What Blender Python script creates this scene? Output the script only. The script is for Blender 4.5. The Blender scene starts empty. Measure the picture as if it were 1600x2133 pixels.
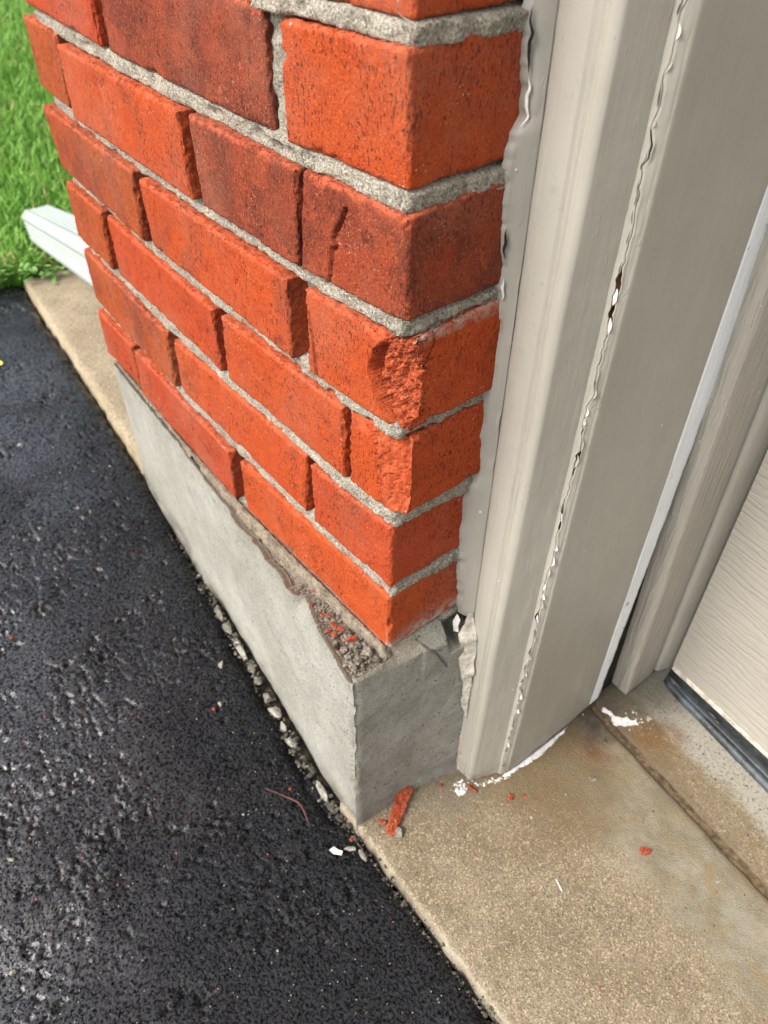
import bpy, bmesh, math, random
import numpy as np
from mathutils import Vector, Matrix

# ------------------------------------------------------------------ camera, sky, sun, exposure
S = bpy.context.scene
cam_d = bpy.data.cameras.new('camera')
cam = bpy.data.objects.new('camera', cam_d)
S.collection.objects.link(cam)
CAM_ROWS = ((0.6050536971, 0.7958787211, 0.02207), (0.5415954552, -0.3911043706, -0.7441180915), (-0.5835960816, 0.4621844141, -0.6676834437))
r, d, f = [Vector(v) for v in CAM_ROWS]
m = Matrix((r, -d, -f)).transposed().to_4x4()
m.translation = Vector((0.279618304, -0.224398289, 0.461552545))
cam.matrix_world = m
cam_d.sensor_fit = 'HORIZONTAL'; cam_d.sensor_width = 36.0
cam_d.lens = 36.0 * 1616.337 / 1600
cam_d.clip_start = 0.01; cam_d.clip_end = 500
cam_d.dof.use_dof = True; cam_d.dof.focus_distance = 0.47; cam_d.dof.aperture_fstop = 15
S.camera = cam

SUN_EL, SUN_AZ = math.radians(44), math.radians(261)   # azimuth measured from +x, counter-clockwise: light comes from -x -y
W = bpy.data.worlds.new('World'); S.world = W; W.use_nodes = True
wn, wl = W.node_tree.nodes, W.node_tree.links
wn.clear()
sky = wn.new('ShaderNodeTexSky'); sky.sky_type = 'NISHITA'; sky.sun_disc = False
sky.sun_elevation = SUN_EL; sky.sun_rotation = math.pi/2 - SUN_AZ
sky.air_density = 1.0; sky.dust_density = 4.0; sky.ozone_density = 1.0
hsv = wn.new('ShaderNodeHueSaturation'); hsv.inputs['Saturation'].default_value = 0.48     # thin overcast: the sky is nearly white
bg = wn.new('ShaderNodeBackground'); bg.inputs['Strength'].default_value = 0.15
wo = wn.new('ShaderNodeOutputWorld')
wl.new(sky.outputs[0], hsv.inputs['Color']); wl.new(hsv.outputs[0], bg.inputs['Color']); wl.new(bg.outputs[0], wo.inputs[0])
sun_d = bpy.data.lights.new('sun', 'SUN'); sun_d.energy = 1.5; sun_d.angle = math.radians(24); sun_d.color = (1.0, 0.975, 0.94)
sun = bpy.data.objects.new('sun', sun_d); S.collection.objects.link(sun)
sv = Vector((math.cos(SUN_AZ)*math.cos(SUN_EL), math.sin(SUN_AZ)*math.cos(SUN_EL), math.sin(SUN_EL)))
sun.rotation_euler = sv.to_track_quat('Z', 'Y').to_euler()
S.view_settings.view_transform = 'Standard'; S.view_settings.look = 'None'
S.view_settings.exposure = 1.12; S.view_settings.gamma = 1.0; S.view_settings.use_curve_mapping = False
S.render.engine = 'CYCLES'

# ------------------------------------------------------------------ helpers
RNG = random.Random(7)
NR = np.random.default_rng(11)

def hash3(ix, iy, iz, seed):
    h = (ix.astype(np.int64)*374761393 + iy.astype(np.int64)*668265263 + iz.astype(np.int64)*2147483647 + seed*1274126177) & 0xffffffff
    h = ((h ^ (h >> 13)) * 1274126177) & 0xffffffff
    h = (h ^ (h >> 16))
    h = (h * 2246822519) & 0xffffffff
    h = h ^ (h >> 15)
    return h.astype(np.float64)/4294967295.0

def vn(P, scale, seed=0):
    """value noise in -1..1; P (N,3), scale = cells per metre (scalar or 3)"""
    Q = np.asarray(P, float)*np.asarray(scale, float)
    I = np.floor(Q); Fr = Q-I; Fr = Fr*Fr*(3-2*Fr); I = I.astype(np.int64)
    out = 0
    for a in (0, 1):
        for b in (0, 1):
            for c in (0, 1):
                w = (Fr[:, 0] if a else 1-Fr[:, 0])*(Fr[:, 1] if b else 1-Fr[:, 1])*(Fr[:, 2] if c else 1-Fr[:, 2])
                out = out + w*hash3(I[:, 0]+a, I[:, 1]+b, I[:, 2]+c, seed)
    return out*2-1

def fbm(P, scale, oct=4, seed=0, gain=.5):
    s = 0; a = 1; t = 0; sc = np.asarray(scale, float)
    for o in range(oct):
        s = s + a*vn(P, sc, seed+o*17); t += a; a *= gain; sc = sc*2.03
    return s/t

def vn1(x, scale, seed=0):
    x = np.atleast_1d(np.asarray(x, float)); P = np.stack([x, x*0+.37, x*0+.11], 1)
    return vn(P, scale, seed)

def cells(P2, scale, seed=0):
    """2D cellular: returns (f1, f2, id) for points in the plane"""
    Q = P2*scale; I = np.floor(Q).astype(np.int64)
    f1 = np.full(len(Q), 9.); f2 = np.full(len(Q), 9.); cid = np.zeros(len(Q))
    z = I[:, 0]*0
    for a in (-1, 0, 1):
        for b in (-1, 0, 1):
            cx, cy = I[:, 0]+a, I[:, 1]+b
            jx = hash3(cx, cy, z, seed); jy = hash3(cx, cy, z, seed+5)
            dd = np.hypot(cx+jx-Q[:, 0], cy+jy-Q[:, 1])
            nid = hash3(cx, cy, z, seed+9)
            m1 = dd < f1
            f2 = np.where(m1, f1, np.minimum(f2, dd)); cid = np.where(m1, nid, cid); f1 = np.where(m1, dd, f1)
    return f1, f2, cid

def sstep(a, b, x):
    t = np.clip((x-a)/(b-a), 0, 1); return t*t*(3-2*t)

def segdist(px, pz, pts):
    best = np.full(len(px), 9.)
    for (ax, az), (bx, bz) in zip(pts[:-1], pts[1:]):
        dx, dz = bx-ax, bz-az; t = np.clip(((px-ax)*dx+(pz-az)*dz)/(dx*dx+dz*dz), 0, 1)
        best = np.minimum(best, np.hypot(px-ax-t*dx, pz-az-t*dz))
    return best

def mesh_obj(name, V, Fc, mat=None, parent=None, smooth=True, attrs=None, **props):
    me = bpy.data.meshes.new(name)
    V = np.asarray(V, dtype=np.float32)
    if isinstance(Fc, np.ndarray):
        n, k = Fc.shape
        me.vertices.add(len(V)); me.vertices.foreach_set('co', V.ravel())
        me.loops.add(n*k); me.loops.foreach_set('vertex_index', Fc.astype(np.int32).ravel())
        me.polygons.add(n); me.polygons.foreach_set('loop_start', np.arange(0, n*k, k, dtype=np.int32))
        me.update(calc_edges=True); me.validate()
    else:
        me.from_pydata([tuple(map(float, v)) for v in V], [], [tuple(map(int, q)) for q in Fc]); me.update()
    me.polygons.foreach_set('use_smooth', np.full(len(me.polygons), smooth, dtype=bool))
    if attrs:
        for k_, a in attrs.items():
            at = me.attributes.new(k_, 'FLOAT', 'POINT'); at.data.foreach_set('value', np.asarray(a, dtype=np.float32))
    for mm in (mat if isinstance(mat, (list, tuple)) else [mat]):
        if mm: me.materials.append(mm)
    o = bpy.data.objects.new(name, me); S.collection.objects.link(o)
    if parent: o.parent = parent
    for k_, v in props.items(): o[k_] = v
    return o

def thing(name, label, cat, loc=(0, 0, 0), group=None):
    o = bpy.data.objects.new(name, None); S.collection.objects.link(o); o.location = loc
    o.empty_display_size = 0.05
    o['label'] = label; o['category'] = cat
    if group: o['group'] = group
    return o

def tag(o, label, cat, group=None):
    o['label'] = label; o['category'] = cat
    if group: o['group'] = group
    return o

def grid_faces(nu, nv, flip=False):
    i, j = np.meshgrid(np.arange(nu-1), np.arange(nv-1), indexing='ij')
    a = (i*nv+j).ravel(); b = ((i+1)*nv+j).ravel()
    q = np.stack([a, b, b+1, a+1], 1)
    return q[:, ::-1] if flip else q

def box_mesh(lo, hi, bev=0.0):
    bm = bmesh.new(); bmesh.ops.create_cube(bm, size=1)
    for v in bm.verts:
        v.co = Vector([lo[k] + (v.co[k]+.5)*(hi[k]-lo[k]) for k in range(3)])
    if bev: bmesh.ops.bevel(bm, geom=bm.edges[:], offset=bev, segments=2, affect='EDGES', profile=.6)
    V = [tuple(v.co) for v in bm.verts]; Fc = [[v.index for v in q.verts] for q in bm.faces]
    bm.free(); return V, Fc

def box(name, lo, hi, mat, parent=None, bev=0.0, **props):
    V, Fc = box_mesh(lo, hi, bev); return mesh_obj(name, V, Fc, mat, parent, smooth=False, **props)

# --- materials ------------------------------------------------------
class NT:
    def __init__(s, name, rough=.7, spec=.5):
        s.m = bpy.data.materials.new(name); s.m.use_nodes = True
        s.n, s.l = s.m.node_tree.nodes, s.m.node_tree.links
        s.b = s.n['Principled BSDF']; s.b.inputs['Roughness'].default_value = rough
        s.b.inputs['Specular IOR Level'].default_value = spec
        s.co = s.n.new('ShaderNodeTexCoord').outputs['Object']
    def _in(s, sock, v):
        if hasattr(v, 'links'): s.l.new(v, sock)
        elif v is not None:
            if sock.type == 'RGBA' and not hasattr(v, '__len__'): v = (v, v, v, 1)
            if sock.type == 'RGBA' and len(v) == 3: v = (*v, 1)
            sock.default_value = v
    def scaled(s, sc):
        m = s.n.new('ShaderNodeMapping'); s.l.new(s.co, m.inputs['Vector']); m.inputs['Scale'].default_value = sc; return m.outputs[0]
    def noise(s, scale=5., detail=4, rough=.55, vec=None, dist=0.):
        t = s.n.new('ShaderNodeTexNoise'); t.inputs['Scale'].default_value = scale; t.inputs['Detail'].default_value = detail
        t.inputs['Roughness'].default_value = rough; t.inputs['Distortion'].default_value = dist
        s.l.new(vec or s.co, t.inputs['Vector']); return t.outputs['Fac']
    def voro(s, scale, vec=None, out='Distance', feat='F1', rnd=1.):
        t = s.n.new('ShaderNodeTexVoronoi'); t.feature = feat; t.inputs['Scale'].default_value = scale; t.inputs['Randomness'].default_value = rnd
        s.l.new(vec or s.co, t.inputs['Vector']); return t.outputs[out]
    def ramp(s, v, a, b, lo=0., hi=1.):
        t = s.n.new('ShaderNodeMapRange'); t.interpolation_type = 'SMOOTHSTEP'
        s._in(t.inputs['Value'], v)
        for k, x in zip(('From Min', 'From Max', 'To Min', 'To Max'), (a, b, lo, hi)): t.inputs[k].default_value = x
        return t.outputs[0]
    def math(s, op, a, b=0., c=None):
        t = s.n.new('ShaderNodeMath'); t.operation = op; s._in(t.inputs[0], a); s._in(t.inputs[1], b)
        if c is not None: s._in(t.inputs[2], c)
        return t.outputs[0]
    def mix(s, fac, a, b, mode='MIX'):
        t = s.n.new('ShaderNodeMix'); t.data_type = 'RGBA'; t.blend_type = mode
        s._in(t.inputs[0], fac); s._in(t.inputs[6], a); s._in(t.inputs[7], b); return t.outputs[2]
    def attr(s, name):
        t = s.n.new('ShaderNodeAttribute'); t.attribute_name = name; return t.outputs['Fac']
    def sep(s):
        t = s.n.new('ShaderNodeSeparateXYZ'); s.l.new(s.co, t.inputs[0]); return t.outputs
    def bump(s, h, dist, strength=1., prev=None):
        t = s.n.new('ShaderNodeBump'); t.inputs['Distance'].default_value = dist; t.inputs['Strength'].default_value = strength
        s.l.new(h, t.inputs['Height'])
        if prev: s.l.new(prev, t.inputs['Normal'])
        return t.outputs[0]
    def out(s, col=None, rough=None, nrm=None):
        if col is not None: s._in(s.b.inputs['Base Color'], col)
        if rough is not None: s._in(s.b.inputs['Roughness'], rough)
        if nrm is not None: s.l.new(nrm, s.b.inputs['Normal'])
        return s.m

def mat_brick():
    t = NT('brick_clay', .85, .25)
    oi = t.n.new('ShaderNodeObjectInfo')
    col = oi.outputs['Color']; flash = oi.outputs['Alpha']
    big = t.noise(14, 3, .5, dist=.6)
    mid = t.noise(90, 4, .6)
    c = t.mix(t.ramp(mid, .3, .7, 0, .75), col, t.mix(1, col, (.80, .66, .8), 'MULTIPLY'))
    maroon = t.mix(t.ramp(t.noise(40, 3), .35, .65), (.10, .022, .012), (.22, .042, .017))
    fl = t.math('MULTIPLY', t.ramp(t.math('ADD', big, t.math('MULTIPLY', flash, .35)), .58, .72), t.ramp(flash, 0, .3))
    c = t.mix(t.math('MULTIPLY', fl, .8), c, maroon)
    # orange bloom and pale grain
    gr = t.noise(780, 3, .7)
    c = t.mix(t.ramp(gr, .53, .68, 0, .5), c, (.60, .145, .045))
    c = t.mix(t.ramp(gr, .34, .47, .6, 0), c, (.22, .024, .008))
    # raw crumbly arris and spalled faces
    ed = t.math('MULTIPLY', t.attr('edge'), t.ramp(t.noise(220, 3), .35, .6))
    c = t.mix(t.math('MULTIPLY', ed, .65), c, (.50, .105, .045))
    sp = t.attr('spall')
    c = t.mix(t.math('MULTIPLY', sp, .8), c, t.mix(t.ramp(t.noise(260, 4), .35, .65), (.40, .06, .018), (.58, .135, .055)))
    # wire-cut pits: short upright drags
    pv = t.scaled((1.0, 1.0, .33))
    p1 = t.noise(850, 2, .5, vec=pv)
    zone = t.ramp(t.noise(30, 2), .38, .6, .02, .10)
    pit = t.ramp(t.math('ADD', p1, zone), .70, .76)
    pv2 = t.scaled((1.0, 1.0, .45))
    pit2 = t.ramp(t.voro(430, vec=pv2), .20, .10)
    sel = t.ramp(t.noise(75, 3), .50, .58)
    pit = t.math('MAXIMUM', pit, t.math('MULTIPLY', pit2, sel))
    pit = t.math('MULTIPLY', pit, t.math('SUBTRACT', 1, sp))
    c = t.mix(t.math('MULTIPLY', pit, .8), c, (.09, .022, .010))
    wh = t.math('MULTIPLY', t.ramp(t.noise(700, 1), .68, .74), t.ramp(t.noise(25, 3), .5, .68))
    c = t.mix(t.math('MULTIPLY', wh, .7), c, (.6, .5, .47))
    hz = t.math('MULTIPLY', t.ramp(t.noise(9, 5, .65), .42, .68, 0, .30), t.ramp(t.noise(300, 3, .7), .35, .6, .4, 1))
    c = t.mix(hz, c, (.27, .15, .10))
    dk2 = t.ramp(t.noise(20, 5, .7, dist=.5), .56, .72, 0, .5)
    c = t.mix(dk2, c, t.mix(1, c, (.45, .42, .5), 'MULTIPLY'))
    dust = t.math('MULTIPLY', t.attr('dust'), t.ramp(t.noise(120, 4, .65), .3, .62))
    c = t.mix(dust, c, (.38, .34, .28))
    n1 = t.bump(t.noise(900, 3, .7), .0008, 1.)
    n1 = t.bump(t.math('MULTIPLY', t.noise(230, 4, .7, vec=t.scaled((1, 1, .5)), dist=.8), sp), .003, .8, n1)
    n2 = t.bump(t.math('MULTIPLY', pit, -1), .0016, 1., n1)
    n3 = t.bump(t.noise(240, 3), .0008, .5, n2)
    return t.out(c, None, n3)

def mat_mortar():
    t = NT('mortar_sand', .95, .15)
    c = t.mix(t.ramp(t.noise(60, 4), .3, .7), (.29, .26, .205), (.41, .375, .30))
    g = t.noise(620, 3, .75)
    c = t.mix(t.ramp(g, .52, .64, 0, .85), c, (.62, .57, .47))
    c = t.mix(t.ramp(g, .46, .36, 0, .85), c, (.085, .07, .055))
    c = t.mix(t.ramp(t.noise(12, 3), .5, .7, 0, .35), c, (.2, .185, .15))
    return t.out(c, None, t.bump(g, .0026, 1.))

def mat_parging():
    t = NT('parging_cement', .9, .25)
    c = t.mix(t.ramp(t.noise(9, 4, .6), .3, .72), (.395, .375, .315), (.54, .525, .455))
    c = t.mix(t.ramp(t.noise(45, 5, .65), .3, .62, .35, 0), c, (.25, .24, .2))
    g = t.noise(760, 3, .7)
    c = t.mix(t.ramp(g, .52, .66, 0, .55), c, (.60, .59, .54))
    c = t.mix(t.ramp(g, .45, .33, 0, .75), c, (.17, .16, .13))
    c = t.mix(t.math('MULTIPLY', t.attr('raw'), t.ramp(t.noise(130, 4), .25, .6, .4, 1)), c, (.40, .345, .26))
    c = t.mix(t.math('MULTIPLY', t.attr('stain_shade'), t.ramp(t.noise(28, 5, .65), .34, .62, .2, .95)), c, (.15, .135, .10))
    n = t.bump(g, .0036, 1.)
    por = t.math('MULTIPLY', t.ramp(t.voro(130), .16, .08), t.ramp(t.noise(40, 3), .46, .56))
    c = t.mix(por, c, (.12, .11, .09))
    c = t.mix(t.ramp(t.noise(150, 5, .8), .64, .70, 0, .8), c, (.13, .12, .095))
    tw = t.noise(26, 4, .6, vec=t.scaled((.35, .35, 1.6)), dist=1.5)
    n = t.bump(por, .0020, -1., n) if False else t.bump(t.math('MULTIPLY', por, -1), .0020, 1., n)
    n = t.bump(tw, .0050, .45, n)
    return t.out(c, None, t.bump(t.noise(70, 5, .6), .004, .5, n))

def mat_rubble(name, a, b, dark=(.1, .085, .065)):
    t = NT(name, .95, .15)
    c = t.mix(t.ramp(t.noise(110, 4, .65), .3, .7), a, b)
    g = t.noise(520, 4, .75)
    c = t.mix(t.ramp(g, .48, .36, 0, .85), c, dark)
    c = t.mix(t.ramp(g, .54, .68, 0, .5), c, t.mix(.5, b, (.75, .7, .6)))
    return t.out(c, None, t.bump(g, .0026, 1.))

def mat_concrete():
    """garage apron: sandy exposed aggregate, a smooth trowelled band by the joint, rust and soot stains near the jamb"""
    t = NT('apron_concrete', .78, .35)
    x, y, z = t.sep()
    dj = t.math('SUBTRACT', t.math('SUBTRACT', .241, t.math('MULTIPLY', t.math('SUBTRACT', x, .0572), .104)), y)   # metres in front of the joint
    w = t.math('MULTIPLY', t.math('SUBTRACT', t.noise(22, 5, .6), .5), .075)
    sandy_f = t.ramp(t.math('ADD', dj, w), .062, .105)
    sandy_b = t.ramp(t.math('ADD', dj, w), -.045, -.004)
    vG = t.noise(560, 4, .8)
    base_s = t.mix(t.ramp(t.noise(16, 5, .6), .3, .7), (.175, .135, .08), (.27, .22, .145))
    agg = t.voro(760, out='Color'); aggd = t.voro(760)
    sepc = t.n.new('ShaderNodeSeparateColor'); t.l.new(agg, sepc.inputs[0])
    sand = t.mix(t.ramp(sepc.outputs[0], .80, .86, 0, .6), base_s, (.12, .08, .05))
    sand = t.mix(t.ramp(sepc.outputs[1], .82, .9, 0, .6), sand, (.52, .43, .28))
    sand = t.mix(t.ramp(vG, .46, .36, 0, .85), sand, (.07, .048, .03))
    sand = t.mix(t.ramp(vG, .54, .68, 0, .5), sand, (.50, .42, .28))
    smooth = t.mix(t.ramp(t.noise(26, 6, .65), .3, .7), (.175, .145, .095), (.30, .27, .205))
    smooth = t.mix(t.ramp(t.noise(45, 6, .75, dist=.6), .48, .62, 0, .7), smooth, (.235, .17, .085))
    smooth = t.mix(t.ramp(vG, .45, .34, 0, .45), smooth, (.13, .10, .07))
    pt = t.ramp(t.voro(140), .13, .06); ps = t.ramp(t.noise(70, 2), .52, .6)
    smooth = t.mix(t.math('MULTIPLY', pt, ps), smooth, (.07, .055, .045))
    c = t.mix(sandy_f, smooth, sand)
    dpd = t.math('ADD', dj, t.math('MULTIPLY', t.math('SUBTRACT', t.noise(24, 5, .7), .5), .05))
    lite = t.mix(t.ramp(t.noise(330, 3, .8), .44, .36), (.36, .335, .275), (.09, .075, .06))
    strip = t.mix(t.ramp(dpd, -.034, -.048), t.mix(t.ramp(t.noise(60, 5, .7), .4, .6, 0, .6), sand, (.20, .15, .085)), lite)
    strip = t.mix(t.math('MULTIPLY', t.ramp(t.voro(170), .26, .14, 0, .85), t.ramp(t.noise(120, 3, .7), .5, .56)), strip, (.07, .055, .045))
    strip = t.mix(t.ramp(vG, .46, .38, 0, .5), strip, (.10, .075, .05))
    c = t.mix(t.ramp(dj, .004, -.004), c, strip)
    def spot(px, py, r0, r1, nz=.04, sc=34):
        dx = t.math('SUBTRACT', x, px); dy = t.math('SUBTRACT', y, py)
        dd = t.math('SQRT', t.math('ADD', t.math('MULTIPLY', dx, dx), t.math('MULTIPLY', dy, dy)))
        dd = t.math('ADD', dd, t.math('MULTIPLY', t.math('SUBTRACT', t.noise(sc, 5, .65), .5), nz))
        return t.ramp(dd, r1, r0)
    rust = t.noise(60, 4)
    c = t.mix(t.math('MULTIPLY', spot(.070, .165, .03, .125, .11), .75), c, (.15, .105, .05))
    c = t.mix(t.math('MULTIPLY', spot(.110, .262, .008, .040, .05), t.ramp(rust, .3, .55, .5, .85)), c, (.17, .085, .028))
    c = t.mix(t.math('MULTIPLY', spot(.135, .245, .0, .03, .03), .6), c, (.17, .13, .075))
    c = t.mix(t.math('MULTIPLY', spot(.085, .205, .0, .034, .05), t.ramp(rust, .35, .6, .35, .8)), c, (.15, .065, .025))
    c = t.mix(t.math('MULTIPLY', spot(.066, .228, .004, .040, .05), t.ramp(t.noise(110, 4, .7), .35, .55, .55, .95)), c, (.05, .04, .032))
    c = t.mix(t.math('MULTIPLY', spot(.055, .30, .03, .075, .05), .8), c, (.10, .085, .06))
    c = t.mix(t.math('MULTIPLY', spot(.025, .06, .01, .055, .04), .6), c, (.17, .145, .105))
    # soot in the joint
    jd = t.math('ABSOLUTE', t.math('ADD', dj, t.math('MULTIPLY', t.math('SUBTRACT', t.noise(60, 4), .5), .008)))
    c = t.mix(t.math('MULTIPLY', t.ramp(jd, .014, .002), .85), c, (.11, .08, .05))
    # paler edge by the asphalt
    ye = t.ramp(t.math('ADD', y, t.math('MULTIPLY', t.noise(90, 4), .012)), -.018, -.027)
    c = t.mix(t.math('MULTIPLY', ye, .6), c, (.42, .37, .29))
    rgh = t.ramp(t.noise(18, 5), .35, .65, .42, .8)
    n = t.bump(vG, .0016, t.ramp(sandy_f, 0, 1, .3, 1.) if False else .75)
    n = t.bump(t.math('MULTIPLY', t.math('MULTIPLY', pt, ps), -1), .0015, .8, n)
    return t.out(c, rgh, t.bump(aggd, .0012, .5, n))

def mat_slab():
    t = NT('walk_concrete', .85, .3)
    c = t.mix(t.ramp(t.noise(14, 5), .3, .7), (.23, .18, .11), (.33, .27, .18))
    g = t.noise(300, 4, .75)
    c = t.mix(t.ramp(g, .46, .36, 0, .8), c, (.12, .09, .06)); c = t.mix(t.ramp(g, .54, .66, 0, .7), c, (.56, .48, .34))
    return t.out(c, None, t.bump(g, .0015, .8))

def mat_asphalt():
    t = NT('wet_asphalt', .3, .5)
    g = t.noise(420, 4, .75)
    c = t.mix(t.ramp(g, .4, .6), (.002, .0022, .003), (.008, .0085, .0105))
    v = t.voro(420, out='Color'); sc = t.n.new('ShaderNodeSeparateColor'); t.l.new(v, sc.inputs[0])
    spk = t.math('MULTIPLY', t.ramp(sc.outputs[0], .955, .98), t.ramp(t.voro(420), .30, .16))
    c = t.mix(spk, c, (.34, .31, .25))
    c = t.mix(t.math('MULTIPLY', t.ramp(sc.outputs[1], .9985, .9990), t.ramp(t.voro(420), .4, .3)), c, (.45, .10, .04))
    fine = t.noise(360, 4, .8)
    wet = t.ramp(fine, .43, .53)                                  # crevice shade put into the gloss; tops keep the film
    ax_, ay_, az_ = t.sep()
    away = t.math('ADD', t.math('MULTIPLY', ax_, -.45), t.math('MULTIPLY', ay_, -1.))   # sky reflection put into the coat: strong far left, weak by the wall
    film_sheen = t.math('MULTIPLY', t.ramp(t.noise(11, 4, .6), .34, .58, .35, 1.), t.ramp(t.math('ADD', away, t.math('MULTIPLY', t.math('SUBTRACT', t.noise(9, 4), .5), .3)), .10, .42, .12, 1.))
    t.l.new(t.math('MULTIPLY', wet, film_sheen), t.b.inputs['Coat Weight'])
    t.b.inputs['Coat Roughness'].default_value = .24; t.b.inputs['Coat IOR'].default_value = 1.9
    t.l.new(t.ramp(wet, 0, 1, .02, .34), t.b.inputs['Specular IOR Level'])
    cn = t.bump(t.noise(420, 4, .75), .0008, .7)
    t.l.new(cn, t.b.inputs['Coat Normal'])
    n = t.bump(fine, .0020, 1.)
    n = t.bump(t.voro(430), .0010, .8, n)
    return t.out(c, .38, n)

def mat_paint(name, a, b, streak=1., rough=.42, grain=0.):
    t = NT(name, rough, .45)
    sv_ = t.scaled((1, 1, .025))
    s1 = t.noise(420, 4, .6, vec=sv_); s2 = t.noise(7, 3)
    c = t.mix(t.ramp(s2, .3, .7), a, b)
    c = t.mix(t.math('MULTIPLY', t.ramp(s1, .55, .75), .10), c, (.62, .57, .5))
    fl = t.math('MULTIPLY', t.ramp(t.voro(38), .05, .032), 1.)
    c = t.mix(t.math('MULTIPLY', fl, .8), c, (.72, .69, .64))
    dk = t.ramp(t.noise(55, 5, .75), .70, .76)
    c = t.mix(t.math('MULTIPLY', dk, .25), c, (.2, .17, .13))
    n = t.bump(s1, .0004, .55*streak)
    n = t.bump(t.noise(45, 3), .0016, .4, n)
    n = t.bump(t.ramp(t.noise(170, 4, .7, vec=t.scaled((1, 1, .3))), .61, .68), .0008, .35, n)
    n = t.bump(fl, .0008, .6, n)
    zz_ = t.sep()[2]
    gm = t.math('MULTIPLY', t.ramp(t.math('ADD', zz_, t.math('MULTIPLY', t.noise(60, 5, .7), .05)), -.165, -.205), t.ramp(t.noise(140, 4, .7), .35, .62))
    c = t.mix(t.math('MULTIPLY', gm, .6), c, (.14, .115, .08))
    if grain:
        gv = t.scaled((1, 1, .06))
        n = t.bump(t.ramp(t.noise(230, 2, .5, vec=gv, dist=.6), .4, .6), .0011, grain, n)
    return t.out(c, None, n)

def mat_door():
    t = NT('door_paint', .45, .4)
    wt = t.n.new('ShaderNodeTexWave'); wt.wave_type = 'BANDS'; wt.bands_direction = 'Z'; t.l.new(t.scaled((.16, .16, 1.)), wt.inputs['Vector'])
    wt.inputs['Scale'].default_value = 44; wt.inputs['Distortion'].default_value = 16.; wt.inputs['Detail'].default_value = 4.; wt.inputs['Detail Scale'].default_value = .9; wt.inputs['Detail Roughness'].default_value = .6
    w = t.math('MULTIPLY', wt.outputs['Fac'], 1.)
    c = t.mix(t.ramp(t.noise(6, 3), .3, .7), (.31, .288, .245), (.355, .33, .282))
    c = t.mix(t.math('MULTIPLY', t.ramp(w, .2, .0), .2), c, (.28, .25, .21))
    n = t.bump(t.ramp(w, .0, .3), .0009, .45)
    return t.out(c, None, t.bump(t.noise(500, 2), .0003, .5, n))

def mat_simple(name, col, rough=.7, spec=.4, var=.25, scale=60, bump=.0005, bs=400):
    t = NT(name, rough, spec)
    c = t.mix(t.ramp(t.noise(scale, 4), .3, .7), tuple(v*(1-var) for v in col), tuple(min(1, v*(1+var)) for v in col))
    return t.out(c, None, t.bump(t.noise(bs, 3), bump, .8))

def mat_whitestrip():
    t = NT('bare_white_edge', .6, .3)
    c = t.mix(t.ramp(t.noise(400, 3, .6, vec=t.scaled((1, 1, .05))), .3, .7), (.74, .76, .77), (.84, .86, .87))
    c = t.mix(t.ramp(t.noise(70, 5, .75), .62, .70, 0, .85), c, (.18, .15, .11))
    return t.out(c, None, t.bump(t.noise(300, 4), .0008, .8))

def mat_seal():
    t = NT('rubber_seal', .45, .5)
    c = t.mix(t.ramp(t.noise(60, 5, .7), .4, .7), (.006, .009, .010), (.022, .030, .033))
    x, y, z = t.sep()
    lo = t.math('MULTIPLY', t.ramp(z, -.207, -.214), t.ramp(t.noise(45, 5, .7), .38, .66))
    c = t.mix(t.math('MULTIPLY', lo, .45), c, (.09, .115, .13))
    c = t.mix(t.math('MULTIPLY', t.ramp(t.noise(420, 3, .8), .66, .72), .6), c, (.5, .45, .38))
    return t.out(c, None, t.bump(t.noise(200, 4), .0006, .8))

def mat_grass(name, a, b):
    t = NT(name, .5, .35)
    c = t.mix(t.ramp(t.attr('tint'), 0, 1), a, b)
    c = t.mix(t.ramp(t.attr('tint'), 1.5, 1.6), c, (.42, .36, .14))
    t.b.inputs['Subsurface Weight'].default_value = 0
    return t.out(c)

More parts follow.
